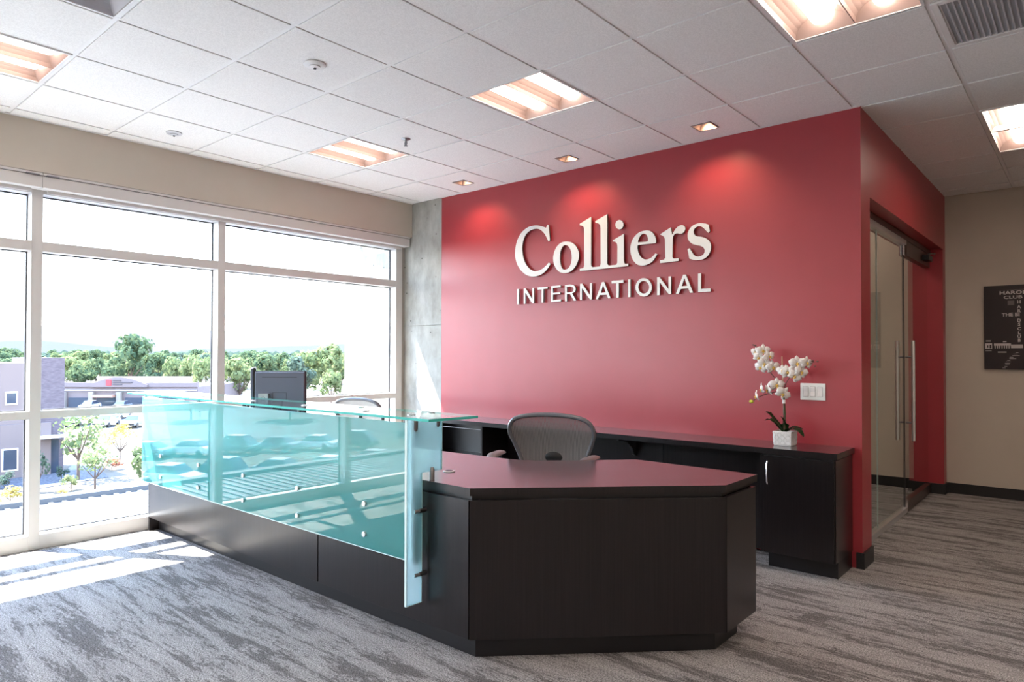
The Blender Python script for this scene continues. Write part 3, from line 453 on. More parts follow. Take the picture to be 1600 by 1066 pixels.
# downlights (square wall washers)
for k, (ci, lab) in enumerate(((0, 'square recessed downlight nearest the window, above the pier corner'), (2, 'square recessed downlight above the start of the lettering, middle of three'), (4, 'square recessed downlight above the right end of the lettering'))):
    cx, cy = (ci+0.5)*P, -0.5*P; t = thing('square_downlight', (cx, cy, 3.05), lab, 'downlight', 'square wall washing downlights')
    a = MB(); h = 0.074
    for q in ((-h, -h+0.008, -h, h), (h-0.008, h, -h, h), (-h+0.008, h-0.008, -h, -h+0.008), (-h+0.008, h-0.008, h-0.008, h)): a.box(cx+q[0], cx+q[1], cy+q[2], cy+q[3], 3.044, 3.0495)
    a.build('trim_ring', 'darksteel', t)
    a = MB(); hi = 0.062; lo = 0.066; ht = 0.040; zt = 3.125
    B0 = [(cx-lo, cy-lo, 3.05), (cx+lo, cy-lo, 3.05), (cx+lo, cy+lo, 3.05), (cx-lo, cy+lo, 3.05)]; T0 = [(cx-ht, cy-ht, zt), (cx+ht, cy-ht, zt), (cx+ht, cy+ht, zt), (cx-ht, cy+ht, zt)]
    for q in range(4): a.quad(B0[q], B0[(q+1)%4], T0[(q+1)%4], T0[q])
    a.build('reflector_cone', 'reflector', t)
    MT['lens'] = MT.get('lens') or mat('downlight_lens', (1, .9, .8), 0.4, emit=(1.0, 0.80, 0.60), es=3)
    MB().box(cx-ht, cx+ht, cy-ht, cy+ht, zt, zt+0.006).build('lens', 'lens', t)
    ld = bpy.data.lights.new('downlight_lamp', 'SPOT'); lo_ = bpy.data.objects.new('downlight_lamp', ld); COL.objects.link(lo_)
    ld.energy = SPOT; ld.spot_size = math.radians(110); ld.spot_blend = 1.0; ld.color = (1.0, 0.64, 0.38); ld.shadow_soft_size = 0.02
    lo_.location = (0, 0, 0.045); lo_.rotation_euler = (math.radians(17), 0, 0); lo_.parent = t
# ceiling devices
def disc(name, x, y, r, lab, cat, grey=False):
    t = thing(name, (x, y, 3.05), lab, cat)
    MB().lathe([(r*0.9, 0.0), (r, -0.002), (r, -0.008), (r*0.85, -0.014)], (x, y, 3.05)).build('flange', 'grille' if grey else 'white', t, smooth=True)
    MB().lathe([(r*0.5, -0.014), (r*0.5, -0.020), (r*0.3, -0.024)], (x, y, 3.05)).build('core', 'grille' if grey else 'white', t, smooth=True)
    MB().box(x-r*0.1, x+r*0.1, y-r*0.1, y+r*0.1, 3.019, 3.0265).build('slot', 'black', t)
    return t
disc('smoke_detector', 1.517, -2.729, 0.062, 'round white ceiling detector left of the central lit troffer', 'smoke detector')
disc('sprinkler_cover', -0.305, -2.738, 0.055, 'pale grey round sprinkler cover near the beige band above the window', 'sprinkler', True)
t = thing('fire_sprinkler', (0.890, -1.52, 3.05), 'small chrome pendent sprinkler beside the far troffer', 'sprinkler')
MB().lathe([(0.036, 0), (0.036, -0.003), (0.02, -0.012)], (0.890, -1.52, 3.05)).build('escutcheon', 'darksteel', t, smooth=True)
a = MB(); a.cyl((0.890, -1.52, 3.04), (0.890, -1.52, 2.995), 0.006); 
for s_ in (-1, 1): a.tube([(0.890+s_*0.004, -1.52, 3.035), (0.890+s_*0.016, -1.52, 3.015), (0.890+s_*0.004, -1.52, 2.995)], 0.0025, 6)
a.build('frame', 'darksteel', t, smooth=True)
MB().lathe([(0.015, -0.056), (0.016, -0.053), (0.004, -0.052)], (0.890, -1.52, 3.05)).build('deflector', 'darksteel', t)

# ---- glass door in the red opening
dr = tag(empty('door_1', (3.55, 1.7, 0)), 'frameless glass entrance in the red wall opening', kind='structure')
def pane(name, y0, y1, z0, z1, parent=dr, x=3.55):
    return MB().box(x-0.006, x+0.006, y0, y1, z0, z1).build(name, 'doorglass', parent)
pane('fixed_panel', 0.245, 1.050, 0.045, 2.43); pane('fixed_panel', 1.056, 2.040, 0.045, 2.43)
leaf = pane('door_leaf', 2.052, 3.175, 0.10, 2.30)
for y in (1.053,): MB().box(3.545, 3.555, y-0.003, y+0.003, 0.045, 2.43).build('edge_joint', 'edgelight', dr)
for y in (2.046,): MB().box(3.542, 3.558, y-0.005, y+0.005, 0.045, 2.43).build('edge_joint', 'gasket', dr)
MB().box(3.525, 3.575, 0.245, 2.046, 0.0, 0.045).build('floor_channel', 'steel', dr, bevel=0.002)
MB().box(3.522, 3.578, 2.052, 3.175, 0.008, 0.10).build('bottom_rail', 'bronze', leaf, bevel=0.002)
MB().box(3.522, 3.578, 2.046, 2.052, 0.008, 0.11).build('rail_cap', 'chrome', leaf)
MB().box(3.520, 3.580, 0.245, 2.046, 2.40, 2.44).build('header_channel', 'steel', dr, bevel=0.002)
MB().box(3.515, 3.585, 0.245, 3.195, 2.44, 2.485).build('header', 'bronze', dr)
MB().box(3.520, 3.580, 2.052, 3.175, 2.305, 2.435).build('transom_panel', 'bronze', dr)
for s_ in (-1, 1): MB().box(3.55+s_*0.014-0.007, 3.55+s_*0.014+0.007, 1.985, 2.035, 2.30, 2.40).build('patch_fitting', 'chrome', dr, bevel=0.002)
MB().box(3.585, 3.64, 2.75, 2.95, 2.34, 2.39).build('door_closer', 'black', dr, bevel=0.004)
MB().tube([(3.63, 2.78, 2.40), (3.66, 2.95, 2.42), (3.63, 3.12, 2.43)], 0.007, 8).build('closer_arm', 'darksteel', dr)
for s_ in (-1, 1):
    hx = 3.55+s_*0.065; hl = MB().cyl((hx, 2.105, 0.635), (hx, 2.105, 1.54), 0.016, 20).build('door_handle', 'steel', leaf, smooth=True)
    for z in (0.80, 1.392): MB().cyl((3.55+s_*0.006, 2.105, z), (hx-s_*0.014, 2.105, z), 0.009, 12).build('standoff', 'darksteel', leaf, smooth=True)

# ================================================================== WALL SIGN
def flat(name, outs, y0, depth, parent, mats, plane='y'):
    cu = bpy.data.curves.new(name, 'CURVE'); cu.dimensions = '2D'; cu.fill_mode = 'BOTH'; cu.extrude = depth/2
    for q in outs:
        s_ = cu.splines.new('POLY'); s_.points.add(len(q)-1)
        for p_, c in zip(s_.points, q): p_.co = (c[0], c[1], 0, 1)
        s_.use_cyclic_u = True
    ob = bpy.data.objects.new(name, cu); COL.objects.link(ob)
    bpy.context.view_layer.update()
    me = bpy.data.meshes.new_from_object(ob); bpy.data.objects.remove(ob)
    pl = parent.location
    for v in me.vertices: v.co = (v.co.x-pl.x, y0-v.co.z-pl.y, v.co.y-pl.z)
    me.materials.clear()
    for k in mats: me.materials.append(MT[k])
    for p_ in me.polygons: p_.material_index = 0 if abs(p_.normal.y) > 0.5 else (1 if len(mats) > 1 else 0)
    me.name = name
    o = bpy.data.objects.new(name, me); COL.objects.link(o); o.parent = parent
    return o
sg = thing('wall_lettering', (1.67, -0.001, 1.85), 'two lines of raised white letters, serif over sans, on the red wall', 'sign')
for k, (n, outs) in enumerate(LETTERS):
    o = flat('letter', outs, -0.022, 0.016, sg, ['letter', 'letter_side'])
    o['label'] = ('white serif ' if k < 7 else 'white sans capital ') + n
    xs_ = [p_[0] for p_ in outs[0]]; zs_ = [p_[1] for p_ in outs[0]]; cx = sum(xs_)/len(xs_)
    # the stud that holds the letter off the wall, at a point inside the stroke
    q = outs[0][0]; q2 = outs[0][len(outs[0])//2]
    e0 = min(outs[0], key=lambda p_: p_[0]); 
    MB().box(e0[0]+0.008, e0[0]+0.014, -0.0145, -0.001, e0[1]-0.003, e0[1]+0.003).build('stud', 'steel', o.parent)

# ================================================================== RECEPTION DESK
desk = thing('reception_desk', (1.4, -2.2, 0), 'dark espresso reception desk with angled end and frosted teal glass front', 'desk')
OUT = [(-0.86, -2.68), (2.70, -2.68), (3.545, -1.835), (3.545, -1.45)]
INN = [(2.83, -1.42), (2.585, -1.68), (2.42, -1.83), (2.32, -1.886), (2.185, -1.904), (1.72, -1.93), (-0.86, -1.93)]
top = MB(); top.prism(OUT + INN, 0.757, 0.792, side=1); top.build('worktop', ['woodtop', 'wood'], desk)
zb, zt = 0.105, 0.735
MB().box(-0.836, 1.496, -2.68, -2.66, zb, zt).build('front_panel', 'wood', desk, bevel=0.001)
MB().box(1.505, 2.70-0.008, -2.68, -2.66, zb, zt).build('front_panel', 'wood', desk, bevel=0.001)
d = 0.0141
MB().prism([(2.70, -2.68), (3.545, -1.835), (3.531, -1.821), (2.686, -2.666)], zb, zt).build('angled_panel', 'wood', desk, bevel=0.001)
MB().box(3.525, 3.545, -1.835+0.006, -1.47, zb, zt).build('end_panel', 'wood', desk, bevel=0.001)
MB().box(2.84, 3.52, -1.49, -1.47, zb, zt).build('back_panel', 'wood', desk)
MB().box(-0.86, -0.838, -2.68, -1.95, 0.0, zt).build('left_end_panel', 'wood', desk, bevel=0.001)
k_ = MB(); k_.prism([(-0.83, -2.61), (2.671, -2.61), (3.475, -1.806), (3.475, -1.54), (3.455, -1.54), (3.455, -1.798), (2.663, -2.59), (-0.83, -2.59)], 0.0, zb); k_.build('toe_kick', 'kick', desk)
k_ = MB(); k_.prism([(-0.83, -2.655), (2.690, -2.655), (3.520, -1.825), (3.520, -1.475), (3.50, -1.475), (3.50, -1.815), (2.682, -2.635), (-0.83, -2.635)], zt, 0.757); k_.build('reveal_strip', 'kick', desk)
MB().box(-0.83, 2.62, -2.657, -2.645, 0.108, 0.734).build('added_seam_backing', 'kick', desk)  # dark board added behind the front panels so their seam stays black
MB().box(-0.83, 2.62, -2.63, -2.61, 0.105, 0.125).build('base_rail', 'kick', desk)
# cable grommet
gr = MB(); gr.lathe([(0.030, 0.0), (0.032, 0.003), (0.028, 0.005), (0.024, 0.004)], (2.306, -2.427, 0.792), 24); gr.build('cable_grommet', 'steel', desk, smooth=True)
MB().lathe([(0.020, 0.004), (0.020, 0.0055)], (2.306, -2.427, 0.792), 20).build('grommet_lid', 'black', desk)
# glass: front panel, end panel, counter top
XE = 2.40
fg = MB(); fg.box(-0.78, XE-0.010, -2.762, -2.750, 0.418, 1.072); fg = fg.build('glass_front_panel', 'frost', desk, bevel=0.001, seg=1); fg['label'] = 'frosted teal glass front'
ed = MB(); ed.box(-0.78, XE-0.010, -2.7625, -2.7495, 0.4145, 0.418); ed.build('polished_edge', 'edgelight', fg)
ed = MB(); ed.box(XE-0.010, XE-0.0075, -2.7625, -2.7495, 0.4145, 1.072); ed.build('polished_edge', 'edgelight', fg)
for x in (-0.42, 0.195, 0.81, 1.425, 2.04):
    for z in (0.487, 0.642):
        MB().lathe([(0.0135, 0), (0.014, 0.0015), (0.014, 0.010), (0.0125, 0.0115)], (0, 0, 0), 20).xform(Matrix.Translation((x, -2.762, z)) @ Matrix.Rotation(PI/2, 4, 'X')).build('standoff_cap', 'steel', fg, smooth=True)
        MB().cyl((x, -2.750, z), (x, -2.680, z), 0.010, 14).build('standoff_barrel', 'darksteel', fg, smooth=True)
eg = MB(); eg.xprism([(-2.800, 0.218), (-2.707, 0.218), (-2.707, 0.832), (-2.575, 0.832), (-2.575, 1.090), (-2.800, 1.090)], XE-0.006, XE+0.006)
eg = eg.build('glass_end_panel', 'endglass', desk); eg['label'] = 'pale frosted glass end fin'
ed = MB(); ed.box(XE-0.0065, XE+0.0065, -2.707, -2.7045, 0.218, 0.832); ed.box(XE-0.0065, XE+0.0065, -2.800, -2.7045, 0.2155, 0.218); ed.box(XE-0.0065, XE+0.0065, -2.8025, -2.800, 0.2155, 1.090); ed.box(XE-0.0065, XE+0.0065, -2.575, -2.5725, 0.832, 1.090)
ed.build('polished_edge', 'edgelight', eg)
for z in (0.35, 0.652):
    MB().cyl((XE, -2.722, z), (XE, -2.680, z), 0.0125, 16).build('standoff_barrel', 'darksteel', eg, smooth=True)
    MB().cyl((XE+0.001, -2.752, z), (XE+0.001, -2.722, z), 0.010, 16).build('standoff_cap', 'steel', eg, smooth=True)
MB().tube([(XE+0.004, -2.640, 0.792), (XE+0.004, -2.640, 0.845), (XE+0.004, -2.640, 0.852)], [0.013, 0.013, 0.008], 16).build('standoff_barrel', 'darksteel', eg, smooth=True)
ct = MB(); ct.mi = 0; ct.prism([(-0.88, -2.835), (2.555, -2.80), (2.590, -2.510), (2.30, -2.490), (-0.88, -2.490)], 1.092, 1.104, side=1)
ct = ct.build('glass_counter', ['topglass', 'edgeglass'], desk); ct['label'] = 'clear green edged glass transaction top'
for x in (-0.78, -0.53, 0.12, 0.80, 1.39, 1.96, 2.32):
    MB().lathe([(0.019, 0), (0.0195, 0.002), (0.017, 0.0045), (0.006, 0.005)], (x, -2.70, 1.104), 20).build('glass_clamp', 'steel', ct, smooth=True)
    MB().lathe([(0.004, 0.005), (0.004, 0.0058)], (x, -2.70, 1.104), 10).build('clamp_screw', 'black', ct)
    MB().tube([(x, -2.735, 1.092), (x, -2.735, 1.050), (x, -2.735, 1.043)], [0.011, 0.011, 0.007], 14).build('clamp_post', 'darksteel', ct, smooth=True)
for x, y in ((1.72, -2.55), (2.30, -2.55)):
    MB().lathe([(0.019, 0), (0.0195, 0.002), (0.017, 0.0045), (0.006, 0.005)], (x, y, 1.104), 20).build('glass_clamp', 'steel', ct, smooth=True)
MB().tube([(XE, -2.60, 1.092), (XE, -2.60, 1.052), (XE, -2.60, 1.045)], [0.012, 0.012, 0.008], 14).build('clamp_post', 'darksteel', ct, smooth=True)
MB().tube([(XE, -2.745, 1.092), (XE, -2.745, 1.042), (XE, -2.745, 1.034)], [0.014, 0.014, 0.009], 14).build('clamp_post', 'darksteel', ct, smooth=True)

# ================================================================== CREDENZA along the red wall
t = thing('credenza_worktop', (1.55, -0.2, 0.755), 'long dark worktop running along the foot of the red wall', 'worktop')
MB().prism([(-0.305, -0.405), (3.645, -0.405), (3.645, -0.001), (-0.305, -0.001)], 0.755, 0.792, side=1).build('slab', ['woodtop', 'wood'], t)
for x in (0.95, 2.02):
    MB().xprism([(-0.0455, 0.755), (-0.32, 0.755), (-0.32, 0.735), (-0.20, 0.715), (-0.11, 0.655), (-0.08, 0.60), (-0.0455, 0.585)], x-0.012, x+0.012).build('support_bracket', 'black', t)
t = thing('back_panel', (1.9, -0.03, 0.0), 'dark panel closing the wall under the long worktop', 'panel')
MB().box(0.650, 2.268, -0.045, -0.002, 0.02, 0.754).build('board', 'wood', t); MB().box(2.274, 3.160, -0.045, -0.002, 0.02, 0.754).build('board', 'wood', t)
def cabinet(x0, x1, lab, hl):
    t = thing('base_cabinet', ((x0+x1)/2, -0.2, 0), lab, 'cabinet', 'dark cabinets under the long worktop')
    MB().box(x0, x1, -0.385, -0.002, 0.108, 0.744).build('carcass', 'wood', t, bevel=0.001)
    MB().box(x0+0.03, x1-0.005, -0.325, -0.005, 0.0, 0.108).build('toe_kick', 'kick', t)
    MB().box(x0+0.01, x1-0.01, -0.37, -0.01, 0.744, 0.755).build('reveal_strip', 'kick', t)
    dd = MB().box(x0+0.028, x1-0.006, -0.408, -0.388, 0.112, 0.742).build('door', 'wood', t, bevel=0.001)
    hx = x0+0.062 if hl else x1-0.05
    h = MB(); h.tube([(hx, -0.408, 0.705), (hx, -0.430, 0.703), (hx, -0.437, 0.69), (hx, -0.439, 0.635), (hx, -0.437, 0.58), (hx, -0.430, 0.567), (hx, -0.408, 0.565)], 0.0065, 8, flat=1.5)
    h.build('handle', 'chrome', dd, smooth=True)
    return t
cabinet(3.165, 3.632, 'dark cabinet with a bow handle, under the white orchid', True)
t = thing('open_shelf_unit', (0.08, -0.2, 0), 'dark open unit at the window end of the long worktop', 'shelf unit')
for x in (-0.295, 0.62): MB().box(x, x+0.02, -0.39, -0.002, 0.0, 0.7545).build('side_panel', 'wood', t)
MB().box(-0.275, 0.62, -0.03, -0.002, 0.0, 0.7545).build('back_board', 'kick', t); MB().box(-0.275, 0.62, -0.38, -0.03, 0.10, 0.12).build('shelf', 'wood', t); MB().box(-0.275, 0.62, -0.38, -0.03, 0.42, 0.44).build('shelf', 'wood', t)
MB().box(-0.275, 0.62, -0.375, -0.363, 0.716, 0.720).build('rail', 'darksteel', t)

# ================================================================== SWITCH PLATE, PICTURE
MT['signgap'] = mat('switch_gap', (0.25, 0.25, 0.26), 0.5)
t = thing('light_switch', (3.385, -0.001, 1.095), 'white three gang rocker switch plate on the red wall', 'light switch')
MB().box(3.303, 3.467, -0.008, -0.0005, 1.094, 1.210).build('plate', 'letter', t, bevel=0.0025)
for k in range(3):
    x = 3.340+k*0.0455
    MB().xprism([(-0.0082, 1.119), (-0.0135, 1.120), (-0.0095, 1.152), (-0.0125, 1.184), (-0.0082, 1.185)], x-0.0155, x+0.0155).build('rocker', 'white', t, bevel=0.0006)
    MB().box(x-0.0172, x+0.0172, -0.0083, -0.0078, 1.1175, 1.1865).build('rocker_gap', 'signgap', t)
MT['print_black'] = mat('print_black', (0.018, 0.011, 0.013), 0.4)
MT['print_white'] = mat('print_white', (0.62, 0.58, 0.57), 0.4)
MT['print_grey'] = mat('print_grey', (0.16, 0.13, 0.13), 0.4)
pic = thing('wall_picture', (4.65, 3.33, 1.272), 'black and white night street print cut by the right edge', 'picture')
MB().box(4.020, 5.30, 3.312, 3.3445, 1.272, 2.097).build('canvas', 'print_black', pic, bevel=0.002)
def words(s_, x, z, size, mat_='print_white', sx=1.0, bold=0.012, al='LEFT', rot=0):
    cu = bpy.data.curves.new('lettering', 'FONT'); cu.body = s_; cu.size = size; cu.extrude = 0.0004; cu.offset = bold*size; cu.align_x = al; cu.resolution_u = 2
    ob = bpy.data.objects.new('lettering', cu); COL.objects.link(ob); bpy.context.view_layer.update()
    me = bpy.data.meshes.new_from_object(ob); bpy.data.objects.remove(ob)
    for v in me.vertices: v.co = (x+v.co.x*sx-pic.location.x, 3.3114-v.co.z-pic.location.y, z+v.co.y-pic.location.z)
    me.materials.clear(); me.materials.append(MT[mat_])
    o = bpy.data.objects.new('lettering', me); COL.objects.link(o); o.parent = pic; return o
MB().box(4.14, 4.62, 3.3108, 3.3118, 2.048, 2.0515).build('sign_line', 'print_grey', pic)
words('HAROLDS', 4.145, 2.008, 0.046, sx=1.4, bold=0.03); words('CLUB', 4.178, 1.964, 0.042, sx=1.45, bold=0.02)
MB().box(4.212, 4.263, 3.3108, 3.3118, 1.900, 1.945).build('printed_patch', 'print_grey', pic)
words('THE BI', 4.165, 1.792, 0.046, sx=1.05, bold=0.03)
for ch, z in zip('HARDSCLUB', (1.915, 1.868, 1.828, 1.735, 1.697, 1.655, 1.615, 1.578, 1.542)): words(ch, 4.300, z, 0.042, bold=0.03, al='CENTER')
a = MB()
a.box(4.028, 4.085, 3.3108, 3.3118, 1.475, 1.530); a.box(4.10, 4.235, 3.3108, 3.3118, 1.505, 1.528); a.box(4.235, 4.33, 3.3108, 3.3118, 1.48, 1.515)
for k in range(7): a.box(4.105+k*0.0185, 4.113+k*0.0185, 3.3108, 3.3118, 1.478, 1.505)
a.box(4.035, 4.075, 3.3108, 3.3118, 1.548, 1.558); a.box(4.172, 4.20, 3.3108, 3.3118, 1.540, 1.550); a.box(4.03, 4.08, 3.3108, 3.3118, 1.452, 1.457); a.box(4.13, 4.20, 3.3108, 3.3118, 1.436, 1.446)
a.build('printed_buildings', 'print_white', pic)
a = MB()
for k in range(11):
    x = 4.17+0.09*k/10+random.uniform(-.012, .012); z = 1.285+k*0.015; a.box(x, x+random.uniform(.02, .06), 3.3108, 3.3118, z, z+0.004)
a.build('printed_reflections', 'print_white', pic)
a = MB(); a.box(4.045, 4.055, 3.3103, 3.3113, 1.485, 1.51); a.box(4.065, 4.08, 3.3103, 3.3113, 1.48, 1.515); a.build('printed_doorways', 'print_black', pic)

# ================================================================== ORCHID
MT['ceramic'] = mat('white_ceramic', (0.80, 0.80, 0.80), 0.35)
MT['petal'] = mat('orchid_petal', (0.86, 0.83, 0.80), 0.5); BS(MT['petal']).inputs['Subsurface Weight'].default_value = 0.0
MT['yellow'] = mat('orchid_yellow', (0.80, 0.52, 0.10), 0.5)
MT['leaf'] = mat('orchid_leaf', (0.022, 0.085, 0.022), 0.28)
MT['stem'] = noisy(mat('orchid_stem', rough=0.5), (0.03, 0.07, 0.02), (0.10, 0.06, 0.04), (30, 30, 30))
MT['twig'] = mat('brown_twig', (0.13, 0.05, 0.04), 0.6); MT['bamboo'] = mat('bamboo', (0.60, 0.42, 0.25), 0.6)
MT['bud'] = mat('bud_yellow', (0.62, 0.60, 0.06), 0.5); MT['soil'] = noisy(mat('bark_mix', rough=0.9), (0.05, 0.03, 0.02), (0.16, 0.10, 0.06), (90, 90, 90))
ox, oy, oz = 3.258, -0.185, 0.792
orc = thing('potted_orchid', (ox, oy, oz), 'white moth orchid in a square white basketweave pot on the long worktop', 'plant')
a = MB(); s0, s1, hh = 0.056, 0.062, 0.098
for k in range(4):
    pass
def ring(z, s_): return [(ox-s_, oy-s_, oz+z), (ox+s_, oy-s_, oz+z), (ox+s_, oy+s_, oz+z), (ox-s_, oy+s_, oz+z)]
R_ = [ring(0, s0), ring(0.01, s0+0.002), ring(hh, s1), ring(hh, s1-0.006), ring(hh-0.02, s1-0.008)]
V = [[a.bm.verts.new(p_) for p_ in q] for q in R_]
for q in range(4):
    for k in range(4): a._f([V[q][k], V[q][(k+1)%4], V[q+1][(k+1)%4], V[q+1][k]])
a._f(V[0][::-1]); a._f(V[4]); a.build('pot', 'ceramic', orc, bevel=0.003)
a = MB()   # raised diamond basket weave on each face
for f in range(4):
    for i in range(6):
        for j in range(5):
            u = (i+0.5)/6-0.5; v = (j+0.7)/5.6; hw_ = s0+(s1-s0)*v+0.0012; sgn = 1 if (i+j) % 2 else -1
            c = Vector((u*2*hw_*0.93, -hw_-0.0006, oz+v*hh)); ang = sgn*PI/4
            bar = [Vector((x*math.cos(ang)-z*math.sin(ang), y, x*math.sin(ang)+z*math.cos(ang))) for x, y, z in ((-.0105,0,-.0035),(.0105,0,-.0035),(.0105,0,.0035),(-.0105,0,.0035),(-.008,-.0022,-.0022),(.008,-.0022,-.0022),(.008,-.0022,.0022),(-.008,-.0022,.0022))]
            M_ = Matrix.Rotation(f*PI/2, 4, 'Z'); vs = []
            for p_ in bar:
                q_ = M_ @ Vector((c.x+p_.x, c.y+p_.y, 0)); vs.append(a.bm.verts.new((ox+q_.x, oy+q_.y, c.z+p_.z)))
            for q_ in ((4,5,6,7),(0,1,5,4),(1,2,6,5),(2,3,7,6),(3,0,4,7)): a._f([vs[k] for k in q_])
a.build('woven_relief', 'ceramic', orc)
MB().box(ox-s1+0.009, ox+s1-0.009, oy-s1+0.009, oy+s1-0.009, oz+0.06, oz+0.086).build('bark', 'soil', orc, bevel=0.004)
MB().tube([(3.252, oy, oz+0.08), (3.255, oy, 1.0), (3.251, oy, 1.115)], [0.011, 0.009, 0.007], 10).build('stem', 'stem', orc, smooth=True)
MB().tube([(3.25, oy+0.01, oz+0.08), (3.246, oy+0.01, 1.12), (3.236, oy+0.01, 1.395)], 0.004, 8).build('bamboo_stake', 'bamboo', orc, smooth=True)
MB().tube([(3.251, oy, 1.075), (3.251, oy, 1.10)], 0.0105, 10).build('tie', 'ceramic', orc)
def branch(pts): 
    # smooth polyline
    q = []
    for i in range(len(pts)-1):
        p0 = Vector(pts[max(0, i-1)]); p1 = Vector(pts[i]); p2 = Vector(pts[i+1]); p3 = Vector(pts[min(len(pts)-1, i+2)])
        for k in range(5):
            t_ = k/5; q.append(0.5*((2*p1)+(p2-p0)*t_+(2*p0-5*p1+4*p2-p3)*t_*t_+(3*p1-p0-3*p2+p3)*t_**3))
    q.append(Vector(pts[-1])); n = len(q)
    MB().tube(q, [0.0042-0.0024*i/n for i in range(n)], 7).build('branch', 'twig', orc, smooth=True)
branch([(3.251, oy, 1.11), (3.235, oy, 1.20), (3.18, oy, 1.26), (3.122, oy, 1.337), (3.085, oy, 1.42), (3.06, oy, 1.468), (3.035, oy, 1.478)])
branch([(3.251, oy, 1.11), (3.262, oy, 1.20), (3.30, oy, 1.262), (3.378, oy, 1.315), (3.43, oy, 1.35), (3.470, oy-0.01, 1.362)])
branch([(3.251, oy, 1.11), (3.21, oy, 1.15), (3.16, oy, 1.140), (3.094, oy, 1.118), (3.050, oy, 1.09), (3.018, oy, 1.060)])
def flower(x, z, r, face, roll_, tilt=0.0, dy=-0.02):
    # five petals round a yellow lip; face = yaw of the flower axis from -Y
    p = MB()
    def petal(ang, ln, wd, zo):
        rows = []
        for i in range(6):
            u = i/5; w_ = wd*math.sin(PI*min(1, (u*0.88+0.10)))**0.7*(0.55 if i == 0 else 1); rr = ln*(0.08+0.92*u)
            row = []
            for j in range(5):
                s_ = (j-2)/2; lx, lz = w_*s_, rr; dep = zo-0.10*ln*math.sin(PI*u)+0.12*ln*s_*s_+0.10*ln*u*u
                if i == 5: lx *= 0.55; lz *= (1.0+0.03*(1-s_*s_))
                X = lx*math.cos(ang)+lz*math.sin(ang); Z = -lx*math.sin(ang)+lz*math.cos(ang); row.append(p.bm.verts.new((X, dep, Z)))
            rows.append(row)
        for i in range(5):
            for j in range(4): p._f([rows[i][j], rows[i+1][j], rows[i+1][j+1], rows[i][j+1]])
    for a_ in (0, 2.25, -2.25): petal(a_, r*0.92, r*0.30, 0.004)
    for a_ in (1.35, -1.35): petal(a_, r*1.0, r*0.50, -0.001)
    M_ = Matrix.Translation((x, oy+dy, z)) @ Matrix.Rotation(face, 4, 'Z') @ Matrix.Rotation(tilt, 4, 'X') @ Matrix.Rotation(roll_, 4, 'Y')
    p.xform(M_); f = p.build('flower', 'petal', orc, smooth='all', solid=0.0006)
    l = MB(); l.ball((0, -r*0.12, -r*0.04), r*0.13, 8, (1, 1.3, 1)); l.ball((r*0.12, -r*0.12, -r*0.12), r*0.09, 8); l.ball((-r*0.12, -r*0.12, -r*0.12), r*0.09, 8); l.ball((0, -r*0.2, -r*0.28), r*0.09, 8, (0.8, 1, 1.8))
    l.xform(M_); l.build('flower_lip', 'yellow', f, smooth=True)
F = math.radians
CAMF = F(38)
for (x, z, r, fa, ro, ti) in [(3.062, 1.425, .034, -10, 10, .1), (3.122, 1.435, .043, 30, 0, .1), (3.093, 1.385, .040, 10, 30, .1), (3.165, 1.395, .040, 55, -20, 0), (3.130, 1.345, .044, 25, 15, 0), (3.185, 1.320, .046, 45, -10, .1), (3.105, 1.318, .042, 0, 20, .15),
                         (3.345, 1.350, .048, 35, 0, 0), (3.408, 1.352, .044, 60, 10, 0), (3.285, 1.290, .048, 20, -15, .1), (3.375, 1.292, .046, 50, 20, .1), (3.335, 1.262, .044, 35, 40, .2), (3.250, 1.300, .036, 5, 0, .1),
                         (3.214, 1.200, .048, 30, 0, .15), (3.252, 1.140, .050, 40, 35, .3), (3.150, 1.165, .042, -50, 10, .2), (3.108, 1.168, .040, -60, -10, .2), (3.070, 1.118, .040, -65, 5, .2)]:
    flower(x, z, r*1.13, F(fa), F(ro), ti, dy=-0.02+random.uniform(-.012, .012))
for x, z, s_ in ((3.030, 1.078, .014), (3.056, 1.470, .008), (3.044, 1.476, .006), (3.074, 1.455, .009), (3.440, 1.365, .008), (3.470, 1.362, .007), (3.455, 1.33, .006)):
    MB().ball((x, oy-0.005, z), s_, 8, (1.2, 1, 0.9)).build('bud', 'bud' if s_ > .01 else 'twig', orc, smooth=True)
def leaf_(pts, w0):
    a = MB(); n = len(pts)-1; rows = []
    for i in range(13):
        u = i/12*n; k = min(int(u), n-1); f_ = u-k; c = Vector(pts[k]).lerp(Vector(pts[k+1]), f_); d_ = (Vector(pts[k+1])-Vector(pts[k])).normalized()
        sd_ = d_.cross(Vector((0, 0, 1))).normalized(); t_ = i/12; w_ = w0*(math.sin(PI*min(1, t_*0.93+0.07))**0.6)
        nn = sd_.cross(d_); rows.append([a.bm.verts.new(c+sd_*w_*s_+nn*(w_*0.35*abs(s_))) for s_ in (-1, -.5, 0, .5, 1)])
    for i in range(12):
        for j in range(4): a._f([rows[i][j], rows[i+1][j], rows[i+1][j+1], rows[i][j+1]])
    a.build('leaf', 'leaf', orc, smooth='all', solid=0.0016)
leaf_([(3.25, oy, .875), (3.21, oy-.02, .94), (3.16, oy-.03, 1.00), (3.135, oy-.03, 1.015)], .036)
leaf_([(3.25, oy, .875), (3.19, oy+.03, .93), (3.14, oy+.05, .955), (3.10, oy+.06, .945)], .028)
leaf_([(3.255, oy, .875), (3.26, oy-.01, .94), (3.235, oy-.02, .99)], .030)
leaf_([(3.26, oy, .878), (3.31, oy-.03, .905), (3.36, oy-.05, .900), (3.40, oy-.06, .862)], .036)
leaf_([(3.26, oy, .878), (3.31, oy+.02, .915), (3.37, oy+.03, .905)], .030)

